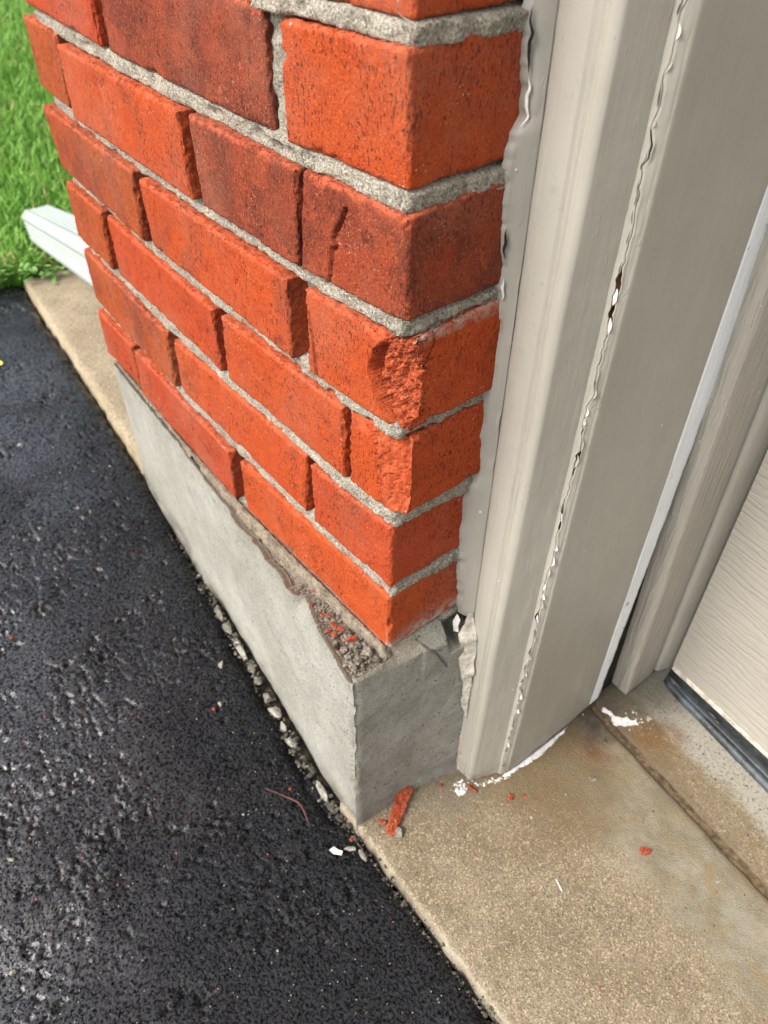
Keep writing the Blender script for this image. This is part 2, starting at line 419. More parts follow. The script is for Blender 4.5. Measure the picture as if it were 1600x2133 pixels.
M = dict(brick=mat_brick(), mortar=mat_mortar(), parging=mat_parging(), concrete=mat_concrete(), slab=mat_slab(), asphalt=mat_asphalt(),
         ledge=mat_rubble('ledge_rubble', (.20, .165, .12), (.36, .30, .22)), stone=mat_rubble('grey_stone', (.18, .165, .13), (.32, .29, .24)),
         stone_pale=mat_rubble('pale_stone', (.34, .32, .26), (.50, .47, .40), (.12, .10, .08)), stone_dark=mat_rubble('dark_stone', (.06, .055, .045), (.14, .125, .10), (.03, .03, .025)),
         chip=mat_rubble('brick_chip', (.33, .055, .022), (.48, .10, .045), (.14, .025, .012)),
         paint=mat_paint('taupe_paint', (.315, .294, .246), (.362, .340, .286)), paint_trim=mat_paint('taupe_trim', (.335, .308, .258), (.38, .35, .296), grain=.5),
         door=mat_door(), white=mat_whitestrip(), caulkwhite=mat_simple('white_caulk', (.74, .73, .70), .5, .4, .12, 150, .0015, 250),
         flake=mat_simple('peeled_paint', (.66, .63, .58), .5, .4, .15, 200), flake2=mat_simple('old_caulk', (.46, .42, .35), .6, .3, .3, 130, .002, 260), wood=mat_simple('bare_wood', (.16, .065, .035), .85, .2, .5, 120),
         barewood=mat_simple('weathered_wood', (.45, .37, .29), .8, .2, .3, 160, .001, 300), seal=mat_seal(),
         dark=mat_simple('cavity_shade', (.02, .017, .014), .9, .2, .5, 90, .003, 120), jointdirt=mat_simple('brown_joint_dirt', (.12, .085, .05), .9, .2, .45, 160, .003, 260), soil=mat_simple('wet_soil', (.035, .026, .018), .85, .3, .5, 150, .004, 260),  # dark: near-black colour put in for the shade inside gaps
         pvc=mat_simple('white_downspout', (.41, .44, .435), .3, .5, .03, 8, .0002, 60), siding=mat_simple('pale_siding', (.55, .5, .43), .6, .3, .08, 5),
         grass=mat_grass('grass_blade', (.060, .21, .015), (.24, .45, .07)), lawn=mat_simple('lawn_ground', (.05, .11, .02), .95, .1, .5, 14, .01, 60),
         weed=mat_grass('weed_leaf', (.07, .2, .03), (.26, .42, .12)), twig=mat_simple('brown_twig', (.09, .035, .03), .6, .3, .4, 200),
         yellow=mat_simple('yellow_leaf', (.7, .62, .12), .6, .3, .2, 100))

# ------------------------------------------------------------------ measured lay-out (metres; corner of the pier at the origin, driveway face along -x)
def line_y(x):            # outer face of the footing, turned 4.5 degrees from the brickwork
    return -.0306 - .078*(x-.0045)
def asph_z(x):
    return np.interp(x, [-1.3, -.75, -.5, -.44, -.3, -.2, -.13, -.06, 0, .3], [-.168, -.17, -.176, -.186, -.198, -.206, -.219, -.231, -.227, -.226])
APZ = -.22
def joint_y(x): return .241-.104*(x-.0572)
def door_y(x): return .3307-.112*(x-.077)

# ------------------------------------------------------------------ structure: ground sheets
def lawn_ground():
    V = [(-60, -60, -.18), (-1.135, -60, -.18), (-1.135, 60, -.18), (-60, 60, -.18)]
    o = mesh_obj('lawn_ground', V, [(0, 1, 2, 3)], M['lawn'], kind='structure')
lawn_ground()

def asphalt_sheet():
    xs = np.concatenate([np.arange(-1.15, -.62, .0032), np.arange(-.62, .28, .0017), np.linspace(.28, .6, 30)])
    k1 = np.arange(0, .33, .0017); t = np.concatenate([k1, np.linspace(.335, .6, 40)])
    X, T = np.meshgrid(xs, t, indexing='ij')
    x = X.ravel(); tt = T.ravel()
    gap = np.interp(x, [-.6, -.42, -.30, -.2, -.02, .015, .05, .4], [.003, .005, .010, .015, .015, .004, .003, .003])
    gap = gap + .004*vn1(x, 60, 3) + .002*vn1(x, 190, 4)
    edge = np.where(x < .012, line_y(x), -.031) - np.maximum(gap, .002)
    y = edge - tt
    P = np.stack([x, y, x*0], 1); P2 = P[:, :2]
    z = asph_z(x)
    f1, f2, cid = cells(P2 + .002*np.stack([vn(P, 160, 1), vn(P, 160, 2)], 1), 250, 4)
    h = .0005*sstep(0.0, .35, f2-f1)*(.4+.8*cid)
    g1, g2, gid = cells(P2, 62, 8)
    patch = sstep(.05, .5, fbm(P, 16, 3, 21))
    h += patch*.0011*sstep(0, .35, g2-g1)*gid
    h += .0005*fbm(P, 55, 3, 31) + .0028*fbm(P, 9, 2, 33)
    pits = sstep(.30, .40, fbm(P, [190, 120, 70], 3, 41))*sstep(-.1, .25, fbm(P, 28, 2, 43)); h -= .0032*pits
    scr = sstep(.66, .8, 1-np.abs(fbm(P + .01*vn(P, 40, 5)[:, None], [45, 90, 45], 2, 51))*3.); h -= .0012*scr*sstep(.0, .3, fbm(P, 12, 2, 52))
    z = z + h
    z -= .010*np.exp(-(tt/.006)**1.2)*(.6+.4*vn1(x, 110, 6))      # ragged rounded lip
    V = np.stack([x, y, z], 1)
    mesh_obj('asphalt_driveway', V, grid_faces(len(xs), len(t), True), M['asphalt'], kind='structure')
    # the rest of the driveway, butted on outside the detailed sheet
    ye = -.64
    V = [(-1.135, -9, -.236), (4, -9, -.236), (4, -.036, -.236), (-1.135, -.036, -.236)]
    mesh_obj('asphalt_base', V, [(0, 1, 2, 3)], M['asphalt'], kind='structure')
asphalt_sheet()

def apron():
    # front apron slab up to the sawn joint, and the strip from the joint to the door
    def sheet(name, y0f, y1f, x0, x1, n, sp, zf):
        xs = np.concatenate([np.arange(x0, .36, sp), np.linspace(.36, x1, 20)])
        ts = np.linspace(0, 1, n)
        X, T = np.meshgrid(xs, ts, indexing='ij'); x = X.ravel(); tt = T.ravel()
        ya, yb = y0f(x), y1f(x); y = ya + (yb-ya)*tt
        P = np.stack([x, y, x*0], 1)
        z = APZ + zf + .0006*fbm(P, 40, 3, 61) + .0003*fbm(P, 260, 2, 62)
        da = np.abs(y-ya); db = np.abs(yb-y)
        rag = .8+.3*vn(P, 60, 66)
        z -= .004*np.exp(-(da/.0022))*rag + .004*np.exp(-(db/.0022))*rag
        e = (da < 1e-6) | (db < 1e-6); z = np.where(e, z-.02, z)
        y = np.where(da < 1e-6, ya+.0002, y); y = np.where(db < 1e-6, yb-.0002, y)
        V = np.stack([x, y, z], 1)
        mesh_obj(name, V, grid_faces(len(xs), n), M['concrete'], kind='structure')
    sheet('garage_apron', lambda x: -.0305+.0015*vn1(x, 120, 71), lambda x: joint_y(x)-.0032+.0012*vn1(x, 90, 72), -.02, 3, 150, .002, 0)
    sheet('garage_floor', lambda x: joint_y(x)+.0032+.0012*vn1(x, 80, 73), lambda x: joint_y(x)+.16, -.02, 3, 90, .002, .0015)
    xs = np.arange(-.02, .9, .003); T = np.linspace(-1, 1, 9); X, Tg = np.meshgrid(xs, T, indexing='ij'); x = X.ravel(); tt = Tg.ravel(); y = joint_y(x)+tt*.012; P = np.stack([x, y, x*0], 1)
    z = APZ-.0030+.0006*fbm(P, 90, 3, 68)
    mesh_obj('joint_dirt', np.stack([x, y, z], 1), grid_faces(len(xs), 9), M['jointdirt'], kind='structure')
apron()

def walkway():
    # beige slab to the left of the pier, its front edge in line with the footing
    zs = -.163
    xs = np.arange(-1.125, -.44, .004); ts = np.linspace(0, 1, 90)
    X, T = np.meshgrid(xs, ts, indexing='ij'); x = X.ravel(); tt = T.ravel()
    ya = line_y(x) + .0015*vn1(x, 60, 81); y = ya + .42*tt
    P = np.stack([x, y, x*0], 1)
    ztop = np.interp(x, [-1.125, -.75, -.5], [-.160, -.155, -.160])
    z = ztop + .0008*fbm(P, 60, 3, 82) - .006*np.exp(-(y-ya)/.004)
    e = tt == 0; z = np.where(e, z-.04, z)
    e2 = x < xs[0]+1e-6; z = np.where(e2, z-.03, z)
    mesh_obj('walkway_slab', np.stack([x, y, z], 1), grid_faces(len(xs), len(ts)), M['slab'], kind='structure')
walkway()

# ------------------------------------------------------------------ brick pier
pier = thing('brick_pier', 'orange-red brick pier with chipped corner bricks beside the garage door frame', 'brick pier')

# front corners of every brick on the driveway face: course, top-left, top-right, bottom-left, bottom-right, colour index
ZT = [.0548, .1217, .1903, .2563, .3223, .3908]; ZB = [.0012, .0672, .1346, .2011, .2676, .333]
ORANGE = (.385, .055, .007); RED = (.33, .043, .009); BROWN = (.29, .055, .008); DARK = (.20, .033, .010)
BR = [
 # course 1
 (-.5207, .0025, .0548, -.4265, .0012, .0547, -.5213, .0038, .0013, -.4384+.006, .0036, .0031, RED, .0),
 (-.4178, .0002, .0548, -.2137, -.0046, .0549, -.4240, .0006, .0020, -.2150, -.0043, .0013, RED, .15),
 (-.1979, -.0028, .0548, -.0010, .0048, .0548, -.1975, -.0022, .0012, .0012, .0048, .0012, (.385, .060, .008), .1),
 # course 2
 (-.5242, .0049, .1217, -.3162, -.0026, .1216, -.5215, .0047, .0673, -.3141, -.0039, .0671, BROWN, .25),
 (-.2997, -.0028, .1218, -.0950, .0008, .1232, -.3016, -.0016, .0686, -.1001, .0006, .0672, ORANGE, .05),
 (-.0871, -.0017, .1217, -.0015, .0043, .1217, -.0872, -.0001, .0673, .0006, .0042, .0672, (.365, .049, .009), .1),
 # course 3
 (-.5222, .0024, .1903, -.4295, .0001, .1903, -.5248, .003, .1346, -.4314, .0003, .1345, BROWN, .15),
 (-.4176, .0015, .1903, -.2070, -.0054, .1903, -.4186, .0025, .1345, -.2125, -.0024, .1346, (.365, .048, .008), .1),
 (-.1956, -.0045, .1903, -.0484, -.0001, .1903, -.2003, -.0023, .1347, -.0483, .0008, .1346, ORANGE, .1),
 (-.0435, .0020, .1903, .0035, .0030, .1903, -.0445, .0025, .1346, .0050, .0030, .1346, ORANGE, .0),
 # course 4
 (-.5330, .002, .2560, -.3197, -.0042, .2563, -.5284, .0051, .2011, -.3210, -.0046, .2011, BROWN, .45),
 (-.3050, -.0056, .2556, -.1025, -.0028, .2533, -.3110, -.0015, .2011, -.1005, -.003, .2005, ORANGE, .15),
 (-.0826, -.002, .2555, .0030, .0035, .2563, -.0819, -.0019, .1999, .0060, .0040, .2007, ORANGE, .05),
 # course 5
 (-.5387, .006, .3258, -.4557, .0045, .3240, -.5354, .006, .2712, -.4600, .0035, .2680, BROWN, .2),
 (-.4435, -.0007, .3200, -.2178, -.0059, .3215, -.4384, -.0007, .2660, -.2138, -.0059, .2676, (.385, .054, .007), .15),
 (-.2037, -.0053, .3223, -.0853, -.0021, .3220, -.2002, -.0041, .2676, -.0885, -.0023, .2666, DARK, 1.),
 (-.0803, -.0018, .3222, .0015, .0049, .3223, -.0845, -.0020, .2670, .0024, .0062, .2676, (.25, .039, .010), .75),
 # course 6
 (-.5250, .005, .3950, -.3471, .0000, .3925, -.5190, .006, .3372, -.3471, .0000, .3343, (.36, .044, .010), .1),
 (-.3277, -.0008, .3925, -.1113, .0000, .3905, -.3277, -.0008, .3344, -.1113, .0007, .3331, DARK, 1.),
 (-.0947, -.0020, .3885, -.0006, .0034, .3908, -.0946, -.0005, .3330, -.0010, .0066, .3333, ORANGE, .05),
 # course 7
 (-.5250, .003, .4640, -.4350, .0010, .4640, -.5250, .003, .4060, -.4350, .0010, .4040, RED, .1),
 (-.4250, .001, .4640, -.2150, -.0020, .4610, -.4250, .001, .4040, -.2150, -.0020, .4010, ORANGE, .1),
 (-.2030, -.002, .4610, -.0020, .0050, .4610, -.2030, -.002, .4000, -.0030, .0075, .4000, ORANGE, .05),
]
CRACKS = {16: [(-.0455+.002, .3134), (-.0485, .304), (-.0535, .2975), (-.0545, .2935), (-.0520, .2905), (-.0560, .2878), (-.0575, .2762), (-.0600, .2650)]}

def lattice_box(us, vs, ws):
    """surface points of a box lattice; returns array of (u,v,w) and quads (outward)"""
    idx = {}; pts = []; quads = []
    def gid(i, j, k):
        key = (i, j, k)
        if key not in idx: idx[key] = len(pts); pts.append((us[i], vs[j], ws[k]))
        return idx[key]
    nu, nv, nw = len(us), len(vs), len(ws)
    for i in range(nu-1):
        for j in range(nv-1):
            quads.append((gid(i, j, 0), gid(i+1, j, 0), gid(i+1, j+1, 0), gid(i, j+1, 0)))
            quads.append((gid(i, j, nw-1), gid(i, j+1, nw-1), gid(i+1, j+1, nw-1), gid(i+1, j, nw-1)))
    for i in range(nu-1):
        for k in range(nw-1):
            quads.append((gid(i, nv-1, k), gid(i+1, nv-1, k), gid(i+1, nv-1, k+1), gid(i, nv-1, k+1)))
            quads.append((gid(i, 0, k), gid(i, 0, k+1), gid(i+1, 0, k+1), gid(i+1, 0, k)))
    for j in range(nv-1):
        for k in range(nw-1):
            quads.append((gid(0, j, k), gid(0, j+1, k), gid(0, j+1, k+1), gid(0, j, k+1)))
            quads.append((gid(nu-1, j, k), gid(nu-1, j, k+1), gid(nu-1, j+1, k+1), gid(nu-1, j+1, k)))
    return np.array(pts), np.array(quads)

def spaced(L, sp, fine_ends=True):
    n = max(3, int(L/sp)); u = np.linspace(0, 1, n+1)
    return u

def make_brick(i, b, depth=.095):
    TL, TR, BL, BRr = [np.array(b[k:k+3]) for k in (0, 3, 6, 9)]
    col, flash = b[12], b[13]
    L = np.linalg.norm(TR-TL); H = abs(TL[2]-BL[2])
    corner = TR[0] > -.02; lowres = i > 22
    sp = .0105 if lowres else (.0008 if i in (12, 9) else (.0011 if corner else .00145))
    us = spaced(L, sp); vs = spaced(H, sp)
    if lowres: wd = np.array([0, .01, .095])
    elif corner: wd = np.concatenate([np.arange(0, .078, .0012), [.083, .09, .095]])
    else: wd = np.array([0, .0009, .0018, .0028, .004, .0055, .0075, .010, .013, .018, .03, .06, .095])
    ws = wd/.095
    uvw, Q = lattice_box(us, vs, ws)
    u, v, w = uvw[:, 0], uvw[:, 1], uvw[:, 2]
    front = (1-v)[:, None]*((1-u)[:, None]*BL+u[:, None]*BRr) + v[:, None]*((1-u)[:, None]*TL+u[:, None]*TR)
    P = front.copy(); P[:, 1] += w*depth
    if corner: P[:, 0] -= w*u*.003; P[:, 2] += w*u*.003*(v > .5) + .0035*w*u
    dl, dr, db, dt, df = u*L, (1-u)*L, v*H, (1-v)*H, w*depth
    if not corner: dr2 = dr
    Pn = P.copy()
    if not lowres:
        r = .0007 + .0009*np.clip(fbm(Pn, 60, 3, 5+i), 0, 1)*2 + .0020*sstep(.6, .9, vn(Pn, 75, 9+i)) + .0006*vn(Pn, 420, 12+i)
        r = np.clip(r, .0003, .004)
        def e(dist): return np.exp(-(dist/r)**1.4)
        ex = np.maximum.reduce([e(dl), e(dr), e(db), e(dt)])     # close to a front-face edge
        onf = e(df)
        P[:, 1] += r*np.maximum.reduce([e(dl), e(dr), e(db), e(dt)])*onf
        P[:, 2] -= r*e(dt)*np.maximum(onf, e(dr) if corner else 0)
        P[:, 2] += r*e(db)*np.maximum(onf, e(dr) if corner else 0)*.6
        P[:, 0] += r*e(dl)*onf
        P[:, 0] -= r*e(dr)*np.maximum(onf, np.maximum(e(dt), e(db))*(.8 if corner else 0))
        # face relief
        rel = .00022*fbm(Pn, 60, 3, 70+i) + .00018*vn(Pn, [420, 420, 200], 71+i)
        drag = sstep(.52, .75, vn(Pn, [330, 330, 110], 90+i))*sstep(-.3, .3, vn(Pn, 30, 92+i))
        isF = df < .0005
        P[:, 1] -= np.where(df < .001, rel - .0010*drag, 0)
        if corner: P[:, 0] += np.where(dr < .0005, rel - .0007*drag, 0)
        crumb = .0011*vn(Pn, 380, 95+i)
        tp = (dt < .0005) | (dl < .0005) | (~np.full(len(u), corner) & (dr < .0005))
        P[:, 2] += np.where((dt < .0005), crumb, 0)
        P[:, 0] += np.where((dl < .0005) | ((dr < .0005) & (not corner)), crumb, 0)
        edge = np.clip(np.maximum(e(dt*.6)*(dt > -1), .55*e(dl)) * (df < .02) + (dt < .0005)*1., 0, 1)
    else:
        edge = u*0
    spall = u*0; dust = u*0
    x, y, z = P[:, 0].copy(), P[:, 1].copy(), P[:, 2].copy()
    if i in CRACKS:
        dd = segdist(x, z, CRACKS[i]); wob = .00025*vn(P, 300, 3)
        cut = sstep(.0013, .0004, dd+wob)*(df < .002)
        P[:, 1] += cut*.009
        side = (x < np.interp(z, [c[1] for c in CRACKS[i]][::-1], [c[0] for c in CRACKS[i]][::-1])) & (df < .002)
        P[:, 1] -= np.where(side, .0003, 0)*sstep(.02, .0, dd)
    if i == 12:      # deep layered spall on the corner of the fourth course
        zz = np.array([.199, .204, .2075, .212, .2197, .2283, .236, .2429, .2500, .2565]); xb = np.array([-.005, -.009, -.0125, -.0165, -.0205, -.0235, -.0225, -.0200, -.015, -.0125])
        xl = np.interp(z, zz, xb) + .0012*vn(P, 130, 7) - .0005
        inside = sstep(-.0004, .0005, x-xl)
        tq = x-xl + .0016*vn(P*np.array([1, 0, 1]), [1, 1, 75], 15) + .0007*vn(P*np.array([1, 0, 1]), [60, 1, 210], 16)
        wid = .0030
        qf = tq/wid; fr = qf-np.floor(qf); li = np.floor(qf)
        amp = .35+.65*np.abs(np.sin(li*12.9+3.)*np.sin(z*190+li*2.3))
        dep = .0035 + .0095*sstep(-.001, 0.026, x-xl) + .0030*(1-fr)*amp + .0080*np.exp(-(fr/.15)**2)*amp
        pf1, pf2, pid = cells(np.stack([x+.0008*vn(P, 220, 61), z*.36+.0006*vn(P, 150, 62)], 1), 330, 63)
        dep += .0034*(pid-.5) - .0010*sstep(.0, .5, pf2-pf1) + .0014*sstep(.12, .0, pf2-pf1) + .0006*vn(P, [500, 1, 300], 22)
        slit = np.exp(-((x-xl-.0022)/.0016)**2)*sstep(.252, .240, z); dep += .020*slit
        shelf = sstep(.2115, .2065, z)*sstep(-.002, .006, x); dep -= .0030*shelf
        ytar = .0028 + dep*inside
        P[:, 1] = np.where(inside > .02, np.maximum(P[:, 1], ytar), P[:, 1])
        spall = inside*(P[:, 1] > y+.0006)
        cr = segdist(P[:, 1], z, [(.027, .2563), (.0265, .249), (.018, .2380), (.0165, .2365)])
        P[:, 0] -= np.where(dr < .002, sstep(.0009, .0001, cr)*.003, 0)
        cr = segdist(P[:, 1], z, [(.0150, .2563), (.0150, .246), (.0138, .240)])
        P[:, 0] -= np.where(dr < .012, sstep(.0006, .0001, cr)*.0015, 0)
    if i == 9:       # rough wedge broken off the third course corner
        bx = np.interp(z, [.134, .150, .170, .182, .1903], [-.012, -.015, -.017, -.0205, -.0255]) + .0015*vn(P, 120, 37)
        inside = sstep(-.0010, .0010, x-bx)
        pf1, pf2, pid = cells(np.stack([x+.0008*vn(P, 220, 71), z*.45+.0006*vn(P, 150, 72)], 1), 300, 73)
        dep = .0012 + .0110*sstep(-.002, .022, x-bx) + .0022*(pid-.5) + .0012*sstep(.12, .0, pf2-pf1) + .0009*vn(P, [380, 1, 140], 34) + .0030*sstep(.183, .190, z)*np.abs(vn(P, 130, 35))
        dep += .0018*np.exp(-((x-bx-.002)/.0009)**2)*np.abs(vn(P, [1, 1, 60], 36))
        ytar = .0022 + dep
        P[:, 1] = np.where(inside > .02, np.maximum(P[:, 1], ytar*inside + P[:, 1]*(1-inside)), P[:, 1])
        spall = inside*(P[:, 1] > y+.0004)*np.clip(.75+.3*vn(P, 70, 38), 0, 1)
        cr = segdist(x, z, [(-.034, .188), (-.030, .178), (-.0235, .170)])
    if i == 12:
        # long sliver split off the left arris
        cr = segdist(x, z, [(-.0800, .245), (-.0765, .226), (-.0735, .2015)]); P[:, 1] += sstep(.0014, .0003, cr)*.006*(df < .002)
    if i == 2:       # mortar smear rising from the foot of the return
        dust = np.where(dr < .004, sstep(.024, .0, z)*sstep(-.01, .05, y) + .8*sstep(.012, 0, z), 0) + .6*sstep(.006, 0, z)
        dust += .5*sstep(.5, 1, vn(P, 50, 77))*np.where(dr < .004, sstep(.045, .02, z), 0)
        dust = np.clip(dust, 0, 1)
    if i in (12, ): dust = np.where((dr < .003) & (z > .250), .55*sstep(.2515, .2550, z), 0)
    o = mesh_obj('brick', P, Q, M['brick'], pier, smooth=True, attrs=dict(edge=edge, spall=spall, dust=dust))
    o.color = (*col, flash)
    if i == 12: o['label'] = 'corner brick with a deep layered spall'
    if i == 9: o['label'] = 'corner brick with a rough broken corner'
    if i == 16: o['label'] = 'dark corner brick split by a crack'
    return o
for i, b in enumerate(BR): make_brick(i, b)

# upper courses above the picture, plain boxes in the same bond
zc = .468; k = 8
BX = []
while zc < 2.12:
    cuts = [(-.523, -.433), (-.423, -.213), (-.203, -.001)] if k % 2 else [(-.523, -.318), (-.306, -.102), (-.092, -.001)]
    for (a, c_) in cuts:
        BX.append((a, 0, zc+.057, c_, .002, zc+.057, a, 0, zc, c_, .002, zc, RNG.choice([ORANGE, RED, BROWN, DARK]), RNG.choice([0, .1, .2, .8])))
    zc += .0668; k += 1
for q, b in enumerate(BX): make_brick(100+q, b)

# mortar: one continuous skin recessed behind the brick faces, wrapping the corner
def bow(x): return np.interp(x, [-.53, -.42, -.32, -.2, -.1, 0], [.0045, .001, -.0035, -.004, -.001, .0040])
def mortar():
    rc = .010
    s = np.concatenate([np.arange(-.515, -.012, .0020), np.arange(-.012, .090, .0014)])
    z = np.concatenate([np.arange(-.004, .47, .0014), np.linspace(.475, 2.12, 60)])
    Sg, Z = np.meshgrid(s, z, indexing='ij'); Sg = Sg.ravel(); Z = Z.ravel()
    P0 = np.stack([Sg, Sg*0, Z], 1)
    zb = np.array([.0012, .0672, .1346, .2011, .2676, .333, .400]); zt = np.array([.0548, .1217, .1903, .2563, .3223, .3908, .461])
    bed = np.full(len(Z), -.02)
    inb = np.zeros(len(Z))
    for a, b in zip(zt[:-1], zb[1:]): inb = np.maximum(inb, sstep(a-.003, a+.0005, Z)*sstep(b+.0015, b-.001, Z))
    inb = np.maximum(inb, (Z < .001)*1.)
    rec = .0140 - .0110*inb + .0030*inb*sstep(-.05, -.16, Sg)
    rec = rec - .0014*sstep(.2, .6, fbm(P0, [60, 1, 60], 3, 3))*inb
    # fat smeared bed by the chipped courses, thin one near the foot
    bulge = np.interp(Z, [0, .06, .12, .13, .19, .20, .26, .325, .395], [0, 0, .0016, .0016, .0012, .0012, 0, 0, 0])
    rec = rec - bulge*inb*sstep(-.11, -.03, Sg)*sstep(.03, .0, Sg)
    rec = rec + .0014*fbm(P0, [260, 1, 260], 3, 5) + .0018*fbm(P0, [80, 1, 110], 3, 6)
    hole = sstep(.52, .72, vn(P0, [75, 1, 110], 8))*inb; rec = rec + .0022*hole
    ck = segdist(Sg, Z, [(-.0800, .3935), (-.0805, .3965), (-.078, .4005)]); rec += .006*sstep(.0016, .0003, ck)
    ck = segdist(Sg, Z, [(-.0770, .3235), (-.0785, .3275), (-.0840, .3325)]); rec += .004*sstep(.0013, .0003, ck)
    ck = segdist(Sg, Z, [(.02, .2590), (.05, .2600), (.07, .2625)]); rec += .004*sstep(.0011, .0002, ck)*(Sg > 0)
    brk = np.maximum(sstep(.1340, .1365, Z)*sstep(.1915, .1890, Z), sstep(.2005, .203, Z)*sstep(.2575, .255, Z))*sstep(-.045, -.035, Sg)*sstep(.040, .030, Sg); rec = rec + .018*brk
    rec = rec - .0085*sstep(-.118, -.112, Sg)*sstep(-.088, -.094, Sg)*sstep(.328, .335, Z)*sstep(.400, .392, Z)   # this upright joint is struck nearly flush
    # surface of the pier, offset inward by rec, with a rounded corner
    x = np.minimum(Sg, 0); onR = Sg > 0
    X = np.where(onR, .002 - rec, np.minimum(Sg, .002-rec)); Y = np.where(onR, .004+Sg, bow(x)+rec)
    # corner rounding
    cr = np.clip(1-np.abs(Sg)/rc, 0, 1)
    X = X - cr**2*rc*.22*(onR | (Sg > -rc)); Y = Y + cr**2*rc*.22
    V = np.stack([X, Y, Z], 1)
    mesh_obj('mortar', V, grid_faces(len(s), len(z)), M['mortar'], pier)
mortar()
# the pier's body behind the face, its far end and the masonry core
box('core', (-.512, .034, -.003), (-.034, .30, 2.12), M['mortar'], pier)
zc = .0012
k = 1
while zc < 2.1:
    y0, y1 = (.106, .296) if k % 2 else (.106, .196)
    b = box('brick', (-.521, y0, zc), (-.43, y1, zc+.0555), M['brick'], pier, bev=.0012); b.color = (*RNG.choice([ORANGE, RED, BROWN]), .1)
    if k % 2 == 0:
        b = box('brick', (-.521, .206, zc), (-.43, .296, zc+.0555), M['brick'], pier, bev=.0012); b.color = (*RED, .1)
    zc += .0668; k += 1

# grit stuck on the chipped mortar: two pale pebbles
# ------------------------------------------------------------------ footing
foot = thing('concrete_footing', 'pale grey parged concrete footing under the brick pier, broken along its top edge', 'footing')
TX = np.array([-.5107, -.47, -.4118, -.3758, -.3139, -.2756, -.2397, -.2156, -.1922, -.1488, -.1100, -.0985, -.0905, -.0842, -.0735, -.0600, -.0333, -.0244, -.0087, .0040, .012])
TY = np.array([.001, -.001, -.003, -.0045, -.0074, -.0090, -.0119, -.0137, -.0161, -.0183, -.0204, -.0230, -.0215, -.0150, -.0169, -.0215, -.0275, -.0290, -.0320, -.0330, -.0330])
def top_y(x): return np.interp(x, TX, TY)
def top_z(x): return np.interp(x, [-.51, -.42, -.02, .005], [-.001, -.003, -.003, -.006])

